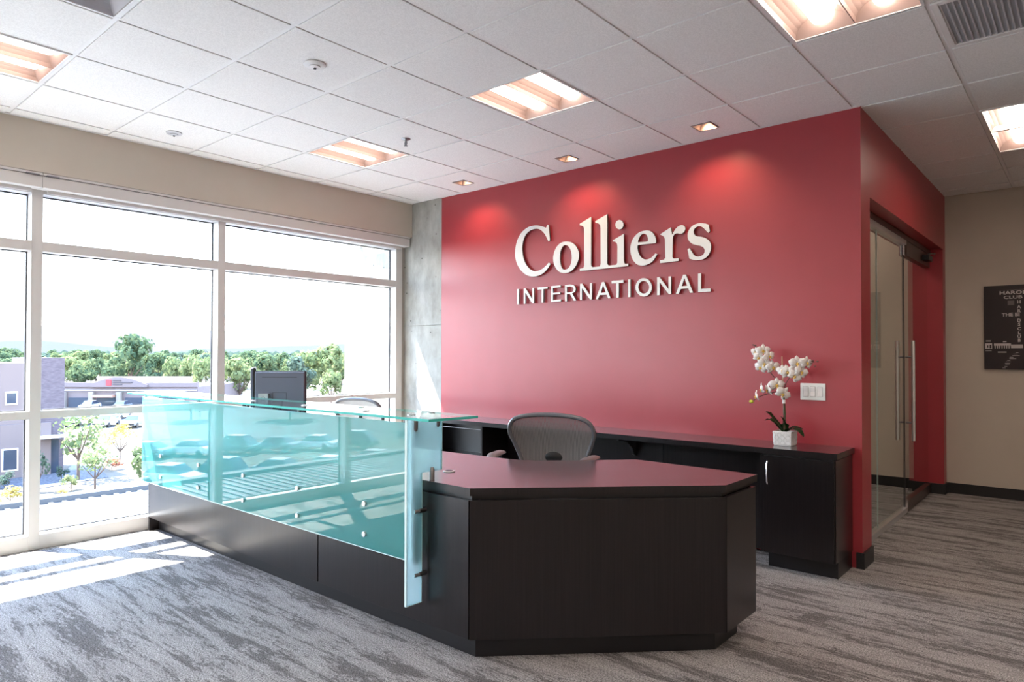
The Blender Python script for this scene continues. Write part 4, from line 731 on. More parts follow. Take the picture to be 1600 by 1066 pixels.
# ================================================================== MONITORS
MT['monback'] = mat('monitor_back', (0.15, 0.17, 0.23), 0.4)
MT['monsilver'] = mat('monitor_silver', (0.55, 0.56, 0.58), 0.3, 0.6)
MT['screen'] = mat('screen_glass', (0.01, 0.01, 0.012), 0.15)
def monitor(name, c, ang, w_, h_, lab, box=False, silver=False):
    # local: screen faces +Y, back faces -Y
    t = thing(name, (c[0], c[1], 0.792), lab, 'monitor', None); M_ = Matrix.Translation((c[0], c[1], 0.0)) @ Matrix.Rotation(ang, 4, 'Z')
    z1 = c[2]; z0 = z1-h_
    def bl(mb, nm, mt, par=t, **k): mb.xform(M_); return mb.build(nm, mt, par, **k)
    bl(MB().box(-w_/2, w_/2, 0.0, 0.018, z0, z1), 'bezel', 'black', bevel=0.003)
    a = MB(); A = [(-w_/2+.003, 0.0), (w_/2-.003, 0.0)]
    a.bm.verts.new; q0 = [(-w_/2+.004, 0, z0+.004), (w_/2-.004, 0, z0+.004), (w_/2-.004, 0, z1-.004), (-w_/2+.004, 0, z1-.004)]; q1 = [(x*0.975, -0.018, (z0+z1)/2+(z-(z0+z1)/2)*0.97) for x, y, z in q0]
    v0 = [a.bm.verts.new(p_) for p_ in q0]; v1 = [a.bm.verts.new(p_) for p_ in q1]
    for k in range(4): a._f([v0[k], v0[(k+1)%4], v1[(k+1)%4], v1[k]])
    a._f(v0[::-1]); a._f(v1)
    bk = bl(a, 'back_shell', 'monsilver' if silver else 'monback', bevel=0.004)
    bl(MB().box(-w_/2+.012, w_/2-.012, 0.0175, 0.0195, z0+.014, z1-.012), 'screen', 'screen')
    bl(MB().box(-w_*0.34, w_*0.34, -0.0195, -0.0175, z1-0.045, z1-0.041), 'vent_slot', 'black', bk)
    zc = z0+0.11
    for q in ((-.05, .05, zc+.049, zc+.0505), (-.05, .05, zc-.0505, zc-.049), (-.0505, -.049, zc-.05, zc+.05), (.049, .0505, zc-.05, zc+.05)): bl(MB().box(q[0], q[1], -.0192, -.0175, q[2], q[3]), 'mount_groove', 'black', bk)
    bl(MB().box(-.02, .03, -.055, -.022, zc-.06, zc+.0), 'hinge', 'black', bevel=0.004)
    bl(MB().box(-.03, .03, -.075, -.050, 0.80, zc-.01), 'stand_neck', 'black', bevel=0.004)
    bl(MB().box(-.12, .12, -.13, .07, 0.7925, 0.804), 'stand_foot', 'black', bevel=0.004)
    if box:
        q = bl(MB().box(-.143, -.071, -.046, -.0190, 1.045, 1.120), 'adapter_box', 'monsilver', bevel=0.002)
        r_ = MB(); r_.tube([(-.107+.014*math.cos(2*PI*k/16), -.0462, 1.083+.014*math.sin(2*PI*k/16)) for k in range(16)], 0.0012, 5, closed=True); bl(r_, 'round_emblem', 'black', q)
        bl(MB().box(-.137, -.122, -.0468, -.0459, 1.0825, 1.0838), 'emblem_bar', 'black', q); bl(MB().box(-.092, -.077, -.0468, -.0459, 1.0825, 1.0838), 'emblem_bar', 'black', q)
    return t
monitor('computer_monitor', (0.388, -2.265, 1.281), F(40.7), 0.372, 0.315, 'dark computer monitor seen from behind above the glass counter', box=True)
monitor('computer_monitor', (0.07, -2.30, 1.305), F(-29.0), 0.36, 0.335, 'second monitor seen edge-on, left of the dark monitor back', silver=False)

# ================================================================== OFFICE CHAIRS
def meshmat(name, col, keep):
    M = bpy.data.materials.new(name); M.use_nodes = True; T = M.node_tree; b = BS(M); o = T.nodes['Material Output']
    b.inputs['Base Color'].default_value = (*col, 1); b.inputs['Roughness'].default_value = 0.5
    tc_ = N(M, 'ShaderNodeTexCoord'); sx = N(M, 'ShaderNodeSeparateXYZ'); LK(M, tc_.outputs['Object'], sx.inputs[0])
    def wv(axis, f, th):
        m1 = N(M, 'ShaderNodeMath', operation='MULTIPLY'); m1.inputs[1].default_value = f; LK(M, sx.outputs[axis], m1.inputs[0])
        m2 = N(M, 'ShaderNodeMath', operation='SINE'); LK(M, m1.outputs[0], m2.inputs[0]); m3 = N(M, 'ShaderNodeMath', operation='GREATER_THAN'); m3.inputs[1].default_value = th; LK(M, m2.outputs[0], m3.inputs[0]); return m3.outputs[0]
    a1 = wv('X', 2*PI/0.0105, -0.45); a2 = wv('Z', 2*PI/0.0030, -0.05)
    mm = N(M, 'ShaderNodeMath', operation='MAXIMUM'); LK(M, a1, mm.inputs[0]); LK(M, a2, mm.inputs[1])
    tr = N(M, 'ShaderNodeBsdfTransparent'); mx = N(M, 'ShaderNodeMixShader'); LK(M, mm.outputs[0], mx.inputs[0]); LK(M, tr.outputs[0], mx.inputs[1]); LK(M, b.outputs[0], mx.inputs[2]); LK(M, mx.outputs[0], o.inputs[0])
    return M
MT['mesh'] = meshmat('chair_mesh', (0.25, 0.225, 0.22), 0.7)
MT['chairframe'] = mat('chair_frame_grey', (0.15, 0.15, 0.165), 0.25)
MT['armpad'] = mat('arm_pad', (0.24, 0.20, 0.20), 0.4)
def outline(n=56, off=0.0):
    pts = []
    ctrl = [(0, .46), (.13, .465), (.185, .50), (.205, .60), (.235, .72), (.275, .82), (.305, .90), (.300, .955), (.265, 1.000), (.20, 1.022), (.10, 1.034), (0, 1.037)]
    full = ctrl + [(-x, z) for x, z in ctrl[-2:0:-1]]
    N_ = len(full)
    for i in range(N_):
        p0, p1, p2, p3 = (Vector((full[(i+k-1) % N_][0], full[(i+k-1) % N_][1])) for k in range(4))
        for k in range(3):
            t_ = k/3; pts.append(0.5*((2*p1)+(p2-p0)*t_+(2*p0-5*p1+4*p2-p3)*t_*t_+(3*p1-p0-3*p2+p3)*t_**3))
    c = Vector((0, .78)); return [((p_.x)*(1+off), c.y+(p_.y-c.y)*(1+off)) for p_ in pts]
def backy(x, z): return -0.25 + 0.45*x*x - 0.09*math.sin(PI*min(1, max(0, (z-.45)/.6))) + 0.0
def make_chair(lab):
    t = thing('office_chair', (0, 0, 0), lab, 'chair')
    bf = MB().tube([(x, backy(x, z)-0.004, z) for x, z in outline()], 0.019, 10, closed=True, flat=0.8).build('backrest_frame', 'chairframe', t, smooth=True)
    a = MB(); ol = outline(off=-0.03); cen = a.bm.verts.new((0, backy(0, .78), .78)); prev = None
    K = 8; rows = []
    for k in range(1, K+1):
        s_ = k/K; rows.append([a.bm.verts.new((x*s_, backy(x*s_, .78+(z-.78)*s_), .78+(z-.78)*s_)) for x, z in ol])
    n = len(ol)
    for i in range(n): a._f([cen, rows[0][i], rows[0][(i+1)%n]])
    for k in range(K-1):
        for i in range(n): a._f([rows[k][i], rows[k+1][i], rows[k+1][(i+1)%n], rows[k][(i+1)%n]])
    a.build('backrest_mesh', 'mesh', t, smooth='all')
    MB().ball((0, -0.345, .735), .05, 14, (1.5, .3, .9)).build('lumbar_pad', 'black', t, smooth=True)
    MB().tube([(-.19, backy(.19, .62)-.03, .66), (-.12, -.36, .73), (0, -.375, .735), (.12, -.36, .73), (.19, backy(.19, .62)-.03, .66)], .010, 8, flat=1.8).build('lumbar_bar', 'black', t, smooth=True)
    MB().tube([(0, -.36, .73), (0, -.37, .60), (0, -.30, .44), (0, -.12, .37), (0, 0, .36)], [.014, .022, .026, .028, .03], 10, flat=1.4).build('back_support', 'chairframe', t, smooth=True)
    # seat: dished mesh in a frame
    so_ = [(.25*math.copysign(abs(math.cos(u))**.6, math.cos(u)), .02+.23*math.copysign(abs(math.sin(u))**.6, math.sin(u))) for u in [2*PI*k/32 for k in range(32)]]
    MB().tube([(x, y, .445-(.04*max(0, (y-.12)/.13)**2)) for x, y in so_], .017, 8, closed=True).build('seat_frame', 'chairframe', t, smooth=True)
    a = MB(); c0 = a.bm.verts.new((0, .02, .425)); r1 = [a.bm.verts.new((x*.5, .02+(y-.02)*.5, .428)) for x, y in so_]; r2_ = [a.bm.verts.new((x*.97, .02+(y-.02)*.97, .445-(.04*max(0, (y-.12)/.13)**2))) for x, y in so_]
    for i in range(32): a._f([c0, r1[i], r1[(i+1)%32]]); a._f([r1[i], r2_[i], r2_[(i+1)%32], r1[(i+1)%32]])
    a.build('seat', 'armpad', t, smooth='all')
    for s_ in (-1, 1):
        ar = MB().tube([(s_*.17, -.27, .50), (s_*.27, -.27, .58), (s_*.315, -.20, .68), (s_*.32, -.10, .755)], [.015, .017, .018, .016], 8).build('arm_bracket', 'chairframe', t, smooth=True)
        MB().tube([(s_*.335, -.21, .772), (s_*.335, -.17, .778), (s_*.325, -.02, .780), (s_*.315, .06, .774), (s_*.31, .09, .765)], [.022, .040, .045, .036, .015], 12, flat=.36).build('arm_pad', 'armpad', t, smooth=True)
    MB().tube([(0, 0, .09), (0, 0, .25), (0, 0, .25), (0, 0, .37)], [.028, .028, .016, .016], 12).build('gas_column', 'black', t, smooth=True)
    MB().box(-.09, .09, -.10, .12, .35, .415).build('tilt_mechanism', 'black', t, bevel=.015)
    for k in range(5):
        u = 2*PI*k/5+.3; cx, sy = math.cos(u), math.sin(u)
        lg = MB().tube([(0, 0, .11), (cx*.12, sy*.12, .105), (cx*.30, sy*.30, .072)], [.030, .022, .014], 8).build('base_leg', 'chairframe', t, smooth=True)
        cs = MB(); M_ = Matrix.Translation((cx*.30, sy*.30, .029)) @ Matrix.Rotation(u, 4, 'Z')
        for q in (-.014, .014): cs.cyl((q-.009, 0, 0), (q+.009, 0, 0), .029, 14)
        cs.box(-.006, .006, -.006, .006, .0, .045); cs.xform(M_); cs.build('caster', 'black', lg, smooth=True)
    return t
ch = make_chair('grey mesh office chair behind the dark angled desk end')
ch.scale = (.95, .95, .97); ch.location = (2.215, -1.56, 0); ch.rotation_euler = (0, 0, F(200))
ch2 = copy_tree(ch, loc=(-0.12, -1.42, 0), rz=F(188), label='mesh office chair behind the glass counter, only its rounded top showing')
for o in (ch, ch2): o['group'] = 'grey mesh office chairs behind the desk'

# ================================================================== OUTSIDE
G = -8.0
def nmat(name, c1, c2, sc, rough=0.9, **k): MT[name] = noisy(mat(name, rough=rough, spec=0.2), c1, c2, sc, coord='World', **k)
nmat('dirt', (0.095, 0.08, 0.063), (0.12, 0.104, 0.083), (.3, .3, .3)); nmat('asphalt', (0.085, 0.084, 0.088), (0.105, 0.104, 0.108), (.5, .5, .5))
nmat('gravel', (0.05, 0.052, 0.065), (0.11, 0.112, 0.13), (6, 6, 6)); MT['paving'] = mat('paving', (0.14, 0.137, 0.133), 0.9)
MT['roofmembrane'] = mat('roof_membrane', (0.060, 0.062, 0.067), 0.6); MT['seam'] = mat('roof_seam', (0.11, 0.112, 0.117), 0.6); MT['parapet'] = mat('parapet_cap', (0.055, 0.058, 0.064), 0.6)
MT['stucco'] = mat('pink_stucco', (0.15, 0.115, 0.11), 0.9); MT['cream'] = mat('cream_stucco', (0.21, 0.185, 0.17), 0.9); nmat('brick', (0.085, 0.068, 0.08), (0.12, 0.098, 0.11), (3, 3, 12))
MT['retailwall'] = mat('retail_wall', (0.15, 0.118, 0.12), 0.9); MT['roofwhite'] = mat('retail_roof', (0.30, 0.28, 0.285), 0.9); MT['darkglass'] = mat('dark_glass', (0.03, 0.04, 0.06), 0.1)
MT['awning'] = mat('awning', (0.30, 0.16, 0.12), 0.8); MT['signred'] = mat('sign_red', (0.5, 0.03, 0.04), 0.6); MT['signdark'] = mat('sign_dark', (0.05, 0.04, 0.05), 0.6)
MT['hill'] = mat('haze_hill', (0.066, 0.063, 0.068), 1.0, spec=0); MT['hillnear'] = mat('near_hill', (0.05, 0.065, 0.07), 1.0, spec=0)  # distance haze of the ridge and foothills is put into their base colours
MT['hill2'] = mat('haze_foothill', (0.050, 0.054, 0.060), 1.0, spec=0)
MT['bark'] = mat('bark', (0.09, 0.06, 0.045), 0.9)
def leafmat(name, c1, c2):
    M = bpy.data.materials.new(name); M.use_nodes = True; T = M.node_tree; T.nodes.clear()
    o = N(M, 'ShaderNodeOutputMaterial'); d_ = N(M, 'ShaderNodeBsdfDiffuse'); tl = N(M, 'ShaderNodeBsdfTranslucent'); mx = N(M, 'ShaderNodeMixShader'); mx.inputs[0].default_value = .45
    g = N(M, 'ShaderNodeNewGeometry'); n_ = N(M, 'ShaderNodeTexNoise'); n_.inputs['Scale'].default_value = .5; r = N(M, 'ShaderNodeValToRGB'); LK(M, g.outputs['Position'], n_.inputs[0]); LK(M, n_.outputs[0], r.inputs[0])
    r.color_ramp.elements[0].position = .38; r.color_ramp.elements[0].color = (*c1, 1); r.color_ramp.elements[1].position = .62; r.color_ramp.elements[1].color = (*c2, 1)
    for b_ in (d_, tl): LK(M, r.outputs[0], b_.inputs[0])
    LK(M, d_.outputs[0], mx.inputs[1]); LK(M, tl.outputs[0], mx.inputs[2]); LK(M, mx.outputs[0], o.inputs[0]); MT[name] = M
leafmat('leaf_yellow', (0.11, 0.15, 0.07), (0.21, 0.24, 0.115)); leafmat('leaf_mid', (0.06, 0.10, 0.06), (0.135, 0.175, 0.09)); leafmat('leaf_blue', (0.06, 0.095, 0.075), (0.12, 0.16, 0.12))
leafmat('leaf_gold', (0.30, 0.24, 0.06), (0.42, 0.34, 0.12)); leafmat('leaf_red', (0.25, 0.08, 0.06), (0.35, 0.16, 0.08)); leafmat('leaf_far', (0.05, 0.075, 0.06), (0.08, 0.11, 0.08))

struct(MB().box(-900, 5, -500, 700, G-0.5, G).build('ground', 'dirt'), 'sandy ground outside')
a = MB(); a.prism([(-88, 10), (-76, -30), (-30, -75), (-20, -140), (-160, -140), (-170, 40), (-125, 60), (-100, 60)], G, G+0.03); struct(a.build('parking_lot', 'asphalt'), 'grey parking lot')
a = MB(); a.prism([(-57, 9), (-50.5, 7), (-52.5, 14.5), (-60, 16)], G, G+0.04); struct(a.build('gravel_bed', 'gravel'), 'blue grey gravel bed')
a = MB(); a.prism([(-62, 15), (-58, 13.2), (-59, 19), (-66, 22)], G, G+0.05); struct(a.build('footpath', 'paving'), 'pale footpath')
# low seamed roof directly below the window
rf = MB(); rf.box(-23.4, -1.2, -70, 45, G, -3.90); rf = struct(rf.build('lower_roof', 'roofmembrane', None, origin=(0,0,0)), 'pale low roof with raised seams below the window')
for k in range(-30, 34):
    y = 0.2+k*0.425*1.0*2 if False else k*0.85+0.2
    MB().box(-23.35, -1.2, y-0.07, y+0.07, -3.90, -3.86).build('seam', 'seam', rf)
for k in range(-30, 34):
    y = k*0.85+0.2+0.425; MB().box(-23.35, -1.2, y-0.07, y+0.07, -3.90, -3.86).build('seam', 'seam', rf)
MB().box(-24.0, -23.4, -70, 45, G, -3.72).build('parapet', 'parapet', rf)

# left building
b1 = thing('apartment_block', (-62, 2, G), 'cream and pink stucco building with a dark brick tower, at the left window edge', 'building')
MB().box(-70, -57.7, -14, 8.6, G, 0.75).build('wall', 'cream', b1); MB().box(-70, -57.72, 8.6, 10.9, G, 0.80).build('wall', 'stucco', b1)
MB().box(-70, -57.35, 8.7, 12.0, G, -3.9).build('wall', 'stucco', b1); MB().box(-64, -57.6, 10.9, 12.95, G, 1.2).build('brick_tower', 'brick', b1)
for k in range(8): MB().box(-57.7, -57.66, -14, 8.6, -7.2+k*0.95, -7.17+k*0.95).build('siding_line', 'stucco', b1)
for (y0, y1, z0, z1, sy) in ((9.15, 9.75, -2.3, -1.5, 0), (8.9, 9.75, -7.3, -5.8, 0)):
    x_ = -57.72 if z0 > -3.9 else -57.35
    f = MB().box(x_, x_+0.06, y0-.1, y1+.1, z0-.1, z1+.1).build('window_surround', 'white', b1); MB().box(x_+.05, x_+0.08, y0, y1, z0, z1).build('pane', 'darkglass', f)
MB().box(-57.4, -56.2, 11.0, 12.9, -5.05, -4.9).build('canopy', 'frame', b1); MB().box(-70.2, -57.6, -14.1, 8.7, 0.75, 0.90).build('coping', 'frame', b1)
MB().box(-57.62, -57.58, 11.2, 12.6, G, -5.3).build('storefront', 'darkglass', b1)

# retail building, front running from A to B
A_, B_ = Vector((-135.3, 34.6, 0)), Vector((-117.5, 51.0, 0)); dv = (B_-A_).normalized(); nv = Vector((dv.y, -dv.x, 0)); L_ = (B_-A_).length
b2 = thing('retail_building', (-124, 45, G), 'long low retail building with an arched parapet sign beyond the parking lot', 'building')
def rbox(nm, mt, s0, s1, d0, d1, z0, z1, par=b2):
    q = [A_+dv*s0+nv*d0, A_+dv*s1+nv*d0, A_+dv*s1+nv*d1, A_+dv*s0+nv*d1]
    return MB().prism([(p_.x, p_.y) for p_ in q], z0, z1).build(nm, mt, par)
rbox('wall', 'retailwall', -6, L_, -22, 0, G, -4.3); rbox('parapet', 'retailwall', -6, L_, -0.6, 0.25, -4.3, -3.5); rbox('roof', 'roofwhite', -5, L_, -22, -0.7, -4.3, -4.1)
rbox('back_parapet', 'roofwhite', -6, L_, -23, -22, G, -3.1); rbox('trim_band', 'roofwhite', -6, L_, 0.25, 0.4, -5.0, -4.75)
def arch(s0, s1, zb_, zt_, d0, d1, nm, mt, par=b2):
    a = MB(); n = 14; pts = [(s0, zb_)] + [(s0+(s1-s0)*k/n, zb_+(zt_-zb_)*(0.25+0.75*math.sin(PI*k/n))) for k in range(n+1)] + [(s1, zb_)]
    f0 = [a.bm.verts.new(tuple((A_+dv*s_+nv*d0)[:2])+(z,)) for s_, z in pts]; f1 = [a.bm.verts.new(tuple((A_+dv*s_+nv*d1)[:2])+(z,)) for s_, z in pts]
    a._f(f0); a._f(f1[::-1])
    for i in range(len(pts)): a._f([f0[i], f0[(i+1)%len(pts)], f1[(i+1)%len(pts)], f1[i]])
    return a.build(nm, mt, par)
ar = arch(5.5, 15.5, -4.3, -2.5, -0.4, 0.7, 'arched_parapet', 'retailwall')
rbox('sign_emblem', 'signred', 8.4, 9.3, 0.7, 0.85, -4.0, -3.0, ar)
for k, (s0, s1) in enumerate(((9.6, 11.0), (9.6, 13.0), (9.6, 11.2))): rbox('sign_line', 'signdark', s0, s1, 0.7, 0.82, -3.2-k*0.36, -3.02-k*0.36, ar)
for s0, s1 in ((1.5, 5.0), (6.5, 9.8), (11.5, 15.5), (17, 20.5)): rbox('storefront', 'darkglass', s0, s1, 0.0, 0.3, G, -6.2)
for s0 in (0.4, 5.3, 10.2, 16.0, 21.2): rbox('pier', 'cream', s0, s0+0.8, 0.25, 0.9, G, -5.2)
rbox('awning', 'awning', 6.3, 10.0, 0.3, 1.6, -6.1, -5.7)

# cars
MT['carwhite'] = mat('car_white', (0.55, 0.56, 0.58), 0.2, coat=0.5); MT['cargrey'] = mat('car_grey', (0.16, 0.18, 0.20), 0.2, coat=0.5); MT['cardark'] = mat('car_dark', (0.03, 0.035, 0.045), 0.2, coat=0.5)
def make_car(body, lab, big=False):
    t = thing('parked_car', (0, 0, 0), lab, 'car'); h = 1.75 if big else 1.45
    a = MB(); a.xprism([(-2.25, .35), (-2.2, .75), (-1.25, .92), (1.9, .98), (2.25, .85), (2.28, .35)] , -.9, .9)
    a.build('body', body, t, bevel=.08)
    a = MB(); lo_ = [(-1.2, .9), (-.55, h), (1.2 if big else .9, h), (2.05 if big else 1.75, .95)]
    v = []
    for x, sc_ in ((-.84, 1), (.84, 1)):
        v.append([a.bm.verts.new((x*(1 if z < 1 else .82), y, z)) for y, z in lo_])
    a._f(v[0][::-1]); a._f(v[1])
    for i in range(4): a._f([v[0][i], v[0][(i+1)%4], v[1][(i+1)%4], v[1][i]])
    a.build('cabin', 'darkglass', t, bevel=.03)
    MB().box(-.66, .66, -.5, 1.15 if big else .85, h-.02, h+.05).build('roof', body, t, bevel=.03)
    for x in (-.82, .82):
        for y in (-1.4, 1.4): MB().cyl((x-.1, y, .33), (x+.1, y, .33), .33, 16).build('wheel', 'black', t)
    MB().box(-.8, .8, -2.30, -2.2, .42, .60).build('bumper', 'black', t, bevel=.02)
    for x in (-.68, .68): MB().box(x-.16, x+.16, -2.27, -2.18, .64, .78).build('headlight', 'white', t, bevel=.02)
    return t
GC = 'cars in the parking lot'
cars = [make_car('carwhite', ''), make_car('cargrey', ''), make_car('cardark', '', True)]
spots = [(-97.5, 26.0, 0, 'white car at the left end of the front parked row'), (-93.8, 28.2, 0, 'white car in the middle of the front parked row'), (-90.4, 30.4, 1, 'grey pickup like car at the right end of the front parked row'),
         (-101.5, 24.0, 1, 'grey car beside the brick tower in the parking lot'), (-108, 30.5, 2, 'dark car in the second row behind the white cars'), (-104.5, 33.5, 0, 'light car in the second row of the lot'), (-101, 36.5, 2, 'dark tall car in the second row near the fence'),
         (-118, 43.5, 2, 'dark car by the retail shop fronts'), (-122, 40, 1, 'grey car by the retail shop fronts'), (-126.5, 36.5, 0, 'white car by the left shop front'), (-98, 39, 1, 'grey car far right in the second row')]
used = [False]*3
for i, (x, y, k, lab) in enumerate(spots):
    o = cars[k] if not used[k] else copy_tree(cars[k]); used[k] = True
    o.location = (x, y, G+.03); o.rotation_euler = (0, 0, F(48)); tag(o, lab, group=GC)
for r_ in range(2):
    for i in range(9):
        u = i*3.9; x = -45-r_*15+u*0.82*0.55; y = -12-r_*4-u*0.85
        o = copy_tree(cars[(i*2+r_) % 3], (x-6, y, G+.03), F(62+r_*180), label='car in the side lot, seen only mirrored in the teal glass', group='cars mirrored in the teal glass')

# trees
def crown_mesh(seed, n, lumps, squash, size, R=1.0, column=False):
    rnd = random.Random(seed); a = MB(); cs = []
    for k in range(lumps):
        u = rnd.uniform(0, 2*PI); v = rnd.uniform(-.75, 1) if not column else rnd.uniform(-1, 1)
        rr = R*rnd.uniform(.35, .75); cs.append((Vector((math.cos(u)*rr*math.sqrt(max(0, 1-v*v*.8)), math.sin(u)*rr*math.sqrt(max(0, 1-v*v*.8)), v*R*squash)), R*rnd.uniform(.28, .46)))
    for k in range(n):
        c, r_ = cs[rnd.randrange(len(cs))]; d_ = Vector((rnd.gauss(0, 1), rnd.gauss(0, 1), rnd.gauss(0, 1))).normalized(); p_ = c+d_*r_*rnd.uniform(.75, 1.08)
        s_ = size*rnd.uniform(.6, 1.3); u_ = Vector((rnd.gauss(0, 1), rnd.gauss(0, 1), rnd.gauss(0, 1))); u_ = (u_-d_*u_.dot(d_)*.7).normalized(); w_ = d_.cross(u_).normalized()
        a._f([a.bm.verts.new(p_+u_*s_), a.bm.verts.new(p_+w_*s_*.8), a.bm.verts.new(p_-u_*s_), a.bm.verts.new(p_-w_*s_*.8)])
    return a
def make_tree(name, seed, mt, H_, W_, th, lab, cat='tree', n=1300, size=.09, lumps=13, column=False, stems=1, leafy=False):
    t = thing(name, (0, 0, 0), lab, cat); R = 1.0; sq = (H_-th)/W_
    a = crown_mesh(seed, n, lumps, 0.72, size); a.xform(Matrix.Translation((0, 0, (H_+th)/2)) @ Matrix.Diagonal((W_/2, W_/2, (H_-th)/2/.95, 1)))
    a.build('crown', mt, t)
    tr = MB(); rnd = random.Random(seed+5)
    for s_ in range(stems):
        dx = rnd.uniform(-.25, .25)*W_*(stems > 1); dy = rnd.uniform(-.25, .25)*W_*(stems > 1)
        tr.tube([(dx*.2, dy*.2, 0), (dx*.5, dy*.5, th), (dx, dy, (th+H_)/2)], [.035*H_*.6, .028*H_*.6, .012*H_*.5], 6)
    for k in range(5):
        u = rnd.uniform(0, 2*PI); tr.tube([(0, 0, th*.95), (math.cos(u)*W_*.28, math.sin(u)*W_*.28, th+(H_-th)*rnd.uniform(.35, .6))], [.012*H_, .005*H_], 5)
    tr.build('trunk', 'bark', t); return t
protos = [make_tree('broadleaf_tree', 1, 'leaf_yellow', 10.5, 9.5, 1.6, ''), make_tree('broadleaf_tree', 2, 'leaf_mid', 11.5, 10, 1.8, ''), make_tree('broadleaf_tree', 3, 'leaf_blue', 10, 8.5, 1.5, ''),
          make_tree('broadleaf_tree', 4, 'leaf_mid', 9.5, 11, 1.4, ''), make_tree('broadleaf_tree', 6, 'leaf_yellow', 9, 5.5, 1.4, '', column=True)]
LAB = ['yellow green spreading tree in the belt beyond the parking lot', 'mid green tall tree in the belt beyond the parking lot', 'blue green tree in the belt beyond the parking lot', 'broad mid green tree in the belt beyond the parking lot', 'narrow yellow green tree in the belt beyond the parking lot']
camp = cam.matrix_world.translation
def ray(px, dep):
    d_ = fw*1058.6 + r2*(px-792.6); d_.z = 0; d_ = d_/ (fw*1058.6).length; return Vector((camp.x+d_.x*dep, camp.y+d_.y*dep))
rnd = random.Random(11); usedp = [False]*5
placed = []
ROWN = ['front row', 'second row', 'third row', 'fourth row', 'farthest row']
def pane_of(px): return 'left of the left window post' if px < 45 else 'between the left post and the retail sign' if px < 180 else 'between the retail sign and the middle post' if px < 340 else 'between the middle post and the monitors' if px < 440 else 'right of the monitor towards the pier'
def put(k, p_, sc, lab=None, grp=None, sep=0):
    if sep and any((p_-q_).length < sep*sc for q_ in placed): return None
    placed.append(Vector(p_))
    o = protos[k] if not usedp[k] else copy_tree(protos[k]); usedp[k] = True
    o.location = (p_.x, p_.y, G); o.rotation_euler = (0, 0, rnd.uniform(0, 6.28)); s_ = sc*rnd.uniform(.92, 1.08); o.scale = (s_, s_, sc)
    tag(o, lab or LAB[k], group=grp or LAB[k].replace('tree in', 'trees in')); return o
# named front trees
put(1, ray(205, 186), 1.30, 'largest dark green tree, rising above the arched retail parapet', 'landmark trees')
put(0, ray(505, 150), 1.15, 'tall yellow green tree right of the monitor, by the concrete pier', 'landmark trees')
put(4, ray(300, 150), 1.0, 'narrow bright green tree just left of the middle window post', 'landmark trees'); put(4, ray(270, 172), 1.0, 'narrow green tree behind the right end of the retail roof', 'landmark trees'); put(4, ray(322, 139), 1.0, 'narrow tree touching the middle window post', 'landmark trees')
put(2, ray(472, 145), .9, 'blue green tree directly above the monitor', 'landmark trees'); put(4, ray(518, 130), .75, 'small upright tree at the foot of the pier view', 'landmark trees')
put(3, ray(130, 190), .76, 'low round tree left behind the retail roof', 'landmark trees'); put(3, ray(178, 192), .70, 'low round tree behind the arch of the retail parapet', 'landmark trees'); put(0, ray(375, 142), .85, 'yellow green tree behind the edge-on monitor', 'landmark trees')
for row, (dep, dpx, sc) in enumerate(((203, 25, .84), (230, 24, .86), (290, 20, .95), (370, 17, 1.0), (470, 16, 1.05))):
    px = -40+rnd.uniform(0, 12)
    while px < 575:
        kk = rnd.choice((0, 0, 1, 1, 2, 3, 4)); lb = LAB[kk].split(' in the belt')[0]+', '+ROWN[row]+' '+pane_of(px)
        put(kk, ray(px, dep*rnd.uniform(.90, 1.10)), sc*rnd.uniform(.82, 1.15), lb, 'trees '+ROWN[row]+' '+pane_of(px), 7.5); px += dpx*rnd.uniform(.6, 1.0)
# trees to the side that show up mirrored in the teal glass
for k in range(26):
    an = rnd.uniform(F(195), F(232)); dd = rnd.uniform(75, 190); p_ = Vector((math.cos(an)*dd, math.sin(an)*dd)); put(rnd.choice((0, 1, 2, 3)), p_, rnd.uniform(.7, 1.0), 'tree to the side, seen only mirrored in the teal glass', 'trees mirrored in the teal glass')
# far canopy as one mass
a = MB(); fr = random.Random(3)
for k in range(1500):
    p_ = ray(fr.uniform(-80, 620), fr.uniform(520, 1500)); s_ = fr.uniform(4, 9); a.ico((p_.x, p_.y, G+s_*.7), s_, 1, .18, (1.2, 1.2, .8))
tag(a.build('distant_treetops', 'leaf_far'), 'hazy distant treetops below the hills', 'trees', kind='stuff')
# hills
def hills(nm, mt, dist, hbase, seed, lab, amp):
    r_ = random.Random(seed); ph = [r_.uniform(0, 6.28) for _ in range(9)]; n = 160; a = MB(); rows = [[], [], []]
    for i in range(n+1):
        px = -700+i*1700/n; p_ = ray(px, dist); f_ = sum(math.sin(px/ (240/(k+1)**1.15)+ph[k])/(k+1.0) for k in range(9)); z = hbase+amp*f_
        q_ = ray(px, dist*1.25); q2 = ray(px, dist*.8)
        rows[0].append(a.bm.verts.new((q2.x, q2.y, G))); rows[1].append(a.bm.verts.new((p_.x, p_.y, z))); rows[2].append(a.bm.verts.new((q_.x, q_.y, G)))
    for b_ in (0, 1):
        for i in range(n): a._f([rows[b_][i], rows[b_][i+1], rows[b_+1][i+1], rows[b_+1][i]])
    return struct(a.build(nm, mt, smooth='all'), lab)
struct(MB().prism([(-900, -500), (-900, 700), (-9000, 9000), (-9500, -3000)], G-1, G-.5).build('plain', 'hillnear'), 'hazy plain beyond the trees')
hills('hills', 'hill', 5200, 175, 4, 'pale blue hazy mountain ridge', 26)
hills('foothills', 'hill2', 3600, 62, 9, 'lower hazy foothills before the ridge', 20)

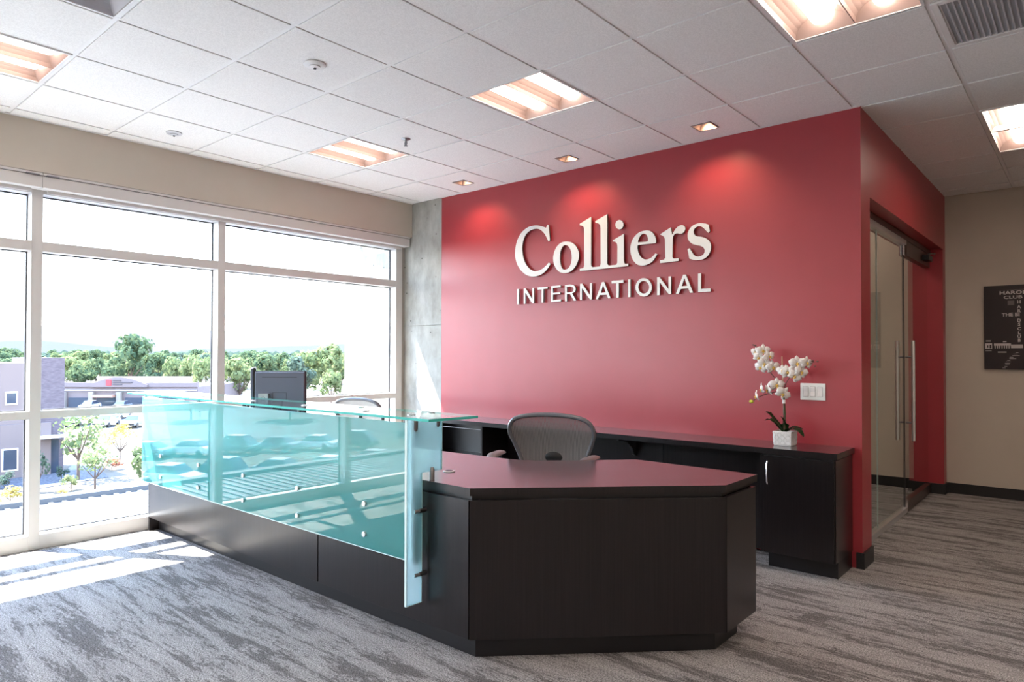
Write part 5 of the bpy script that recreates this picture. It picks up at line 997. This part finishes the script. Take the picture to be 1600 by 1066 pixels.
# landscaping below
def shrub(nm, x, y, mt, H_, W_, lab, th=.15, n=500, size=.10, cat='shrub', stems=1):
    t = make_tree(nm, int(abs(x*7+y*13)), mt, H_, W_, th, lab, cat, n=n, size=size, lumps=9, stems=stems); t.location = (x, y, G); return t
shrub('young_tree', -53.0, 12.6, 'leaf_yellow', 5.6, 4.4, 'young yellow green tree beside the brick tower', 1.6, 420, .075, 'tree')
shrub('young_tree', -47.3, 11.9, 'leaf_yellow', 3.6, 3.2, 'smaller young tree on the sandy strip nearer the window', .9, 420, .075, 'tree')
shrub('golden_shrub', -61.0, 18.3, 'leaf_gold', 3.4, 3.6, 'golden shrub cluster behind the young trees', .8, 480, .06)
shrub('green_shrub', -46.6, 15.2, 'leaf_yellow', 3.4, 2.9, 'bushy green shrub cut off by the desk glass end', .3, 700, .085)
shrub('red_shrub', -55.9, 15.9, 'leaf_red', .9, 1.7, 'low reddish shrub on the sandy ground'); shrub('round_shrub', -48.8, 10.9, 'leaf_yellow', 1.1, 1.4, 'small round green shrub at the edge of the gravel')
shrub('round_shrub', -52.7, 8.0, 'leaf_blue', 1.2, 1.5, 'dark green shrub against the stucco wall, far left'); shrub('round_shrub', -47.4, 7.1, 'leaf_gold', 1.0, 1.7, 'yellow shrub in front of the gravel, far left')
shrub('round_shrub', -46.3, 6.0, 'leaf_gold', .8, 1.2, 'tiny yellow shrub cut by the left edge'); shrub('round_shrub', -54.0, 11.8, 'leaf_blue', 1.1, 1.0, 'small dark shrub at the trunk of the young tree')
shrub('silver_shrub', -50.0, 9.2, 'leaf_far', 3.0, 1.4, 'silvery shrub half hidden by the window post', .3); shrub('round_shrub', -46.9, 9.9, 'leaf_gold', .5, .8, 'small straw coloured tuft by the roof edge')
fn = thing('wire_fence', (-70, 20, G), 'thin wire fence along the edge of the lot', 'fence'); 
for k in range(12):
    u = k/11; x = -75+u*8.5; y = 16.3+u*7.5; MB().cyl((x, y, G), (x, y, G+1.9), .035, 6).build('post', 'grille', fn)
MB().tube([(-75, 16.3, G+1.85), (-66.5, 23.8, G+1.85)], .02, 5).build('top_wire', 'grille', fn)
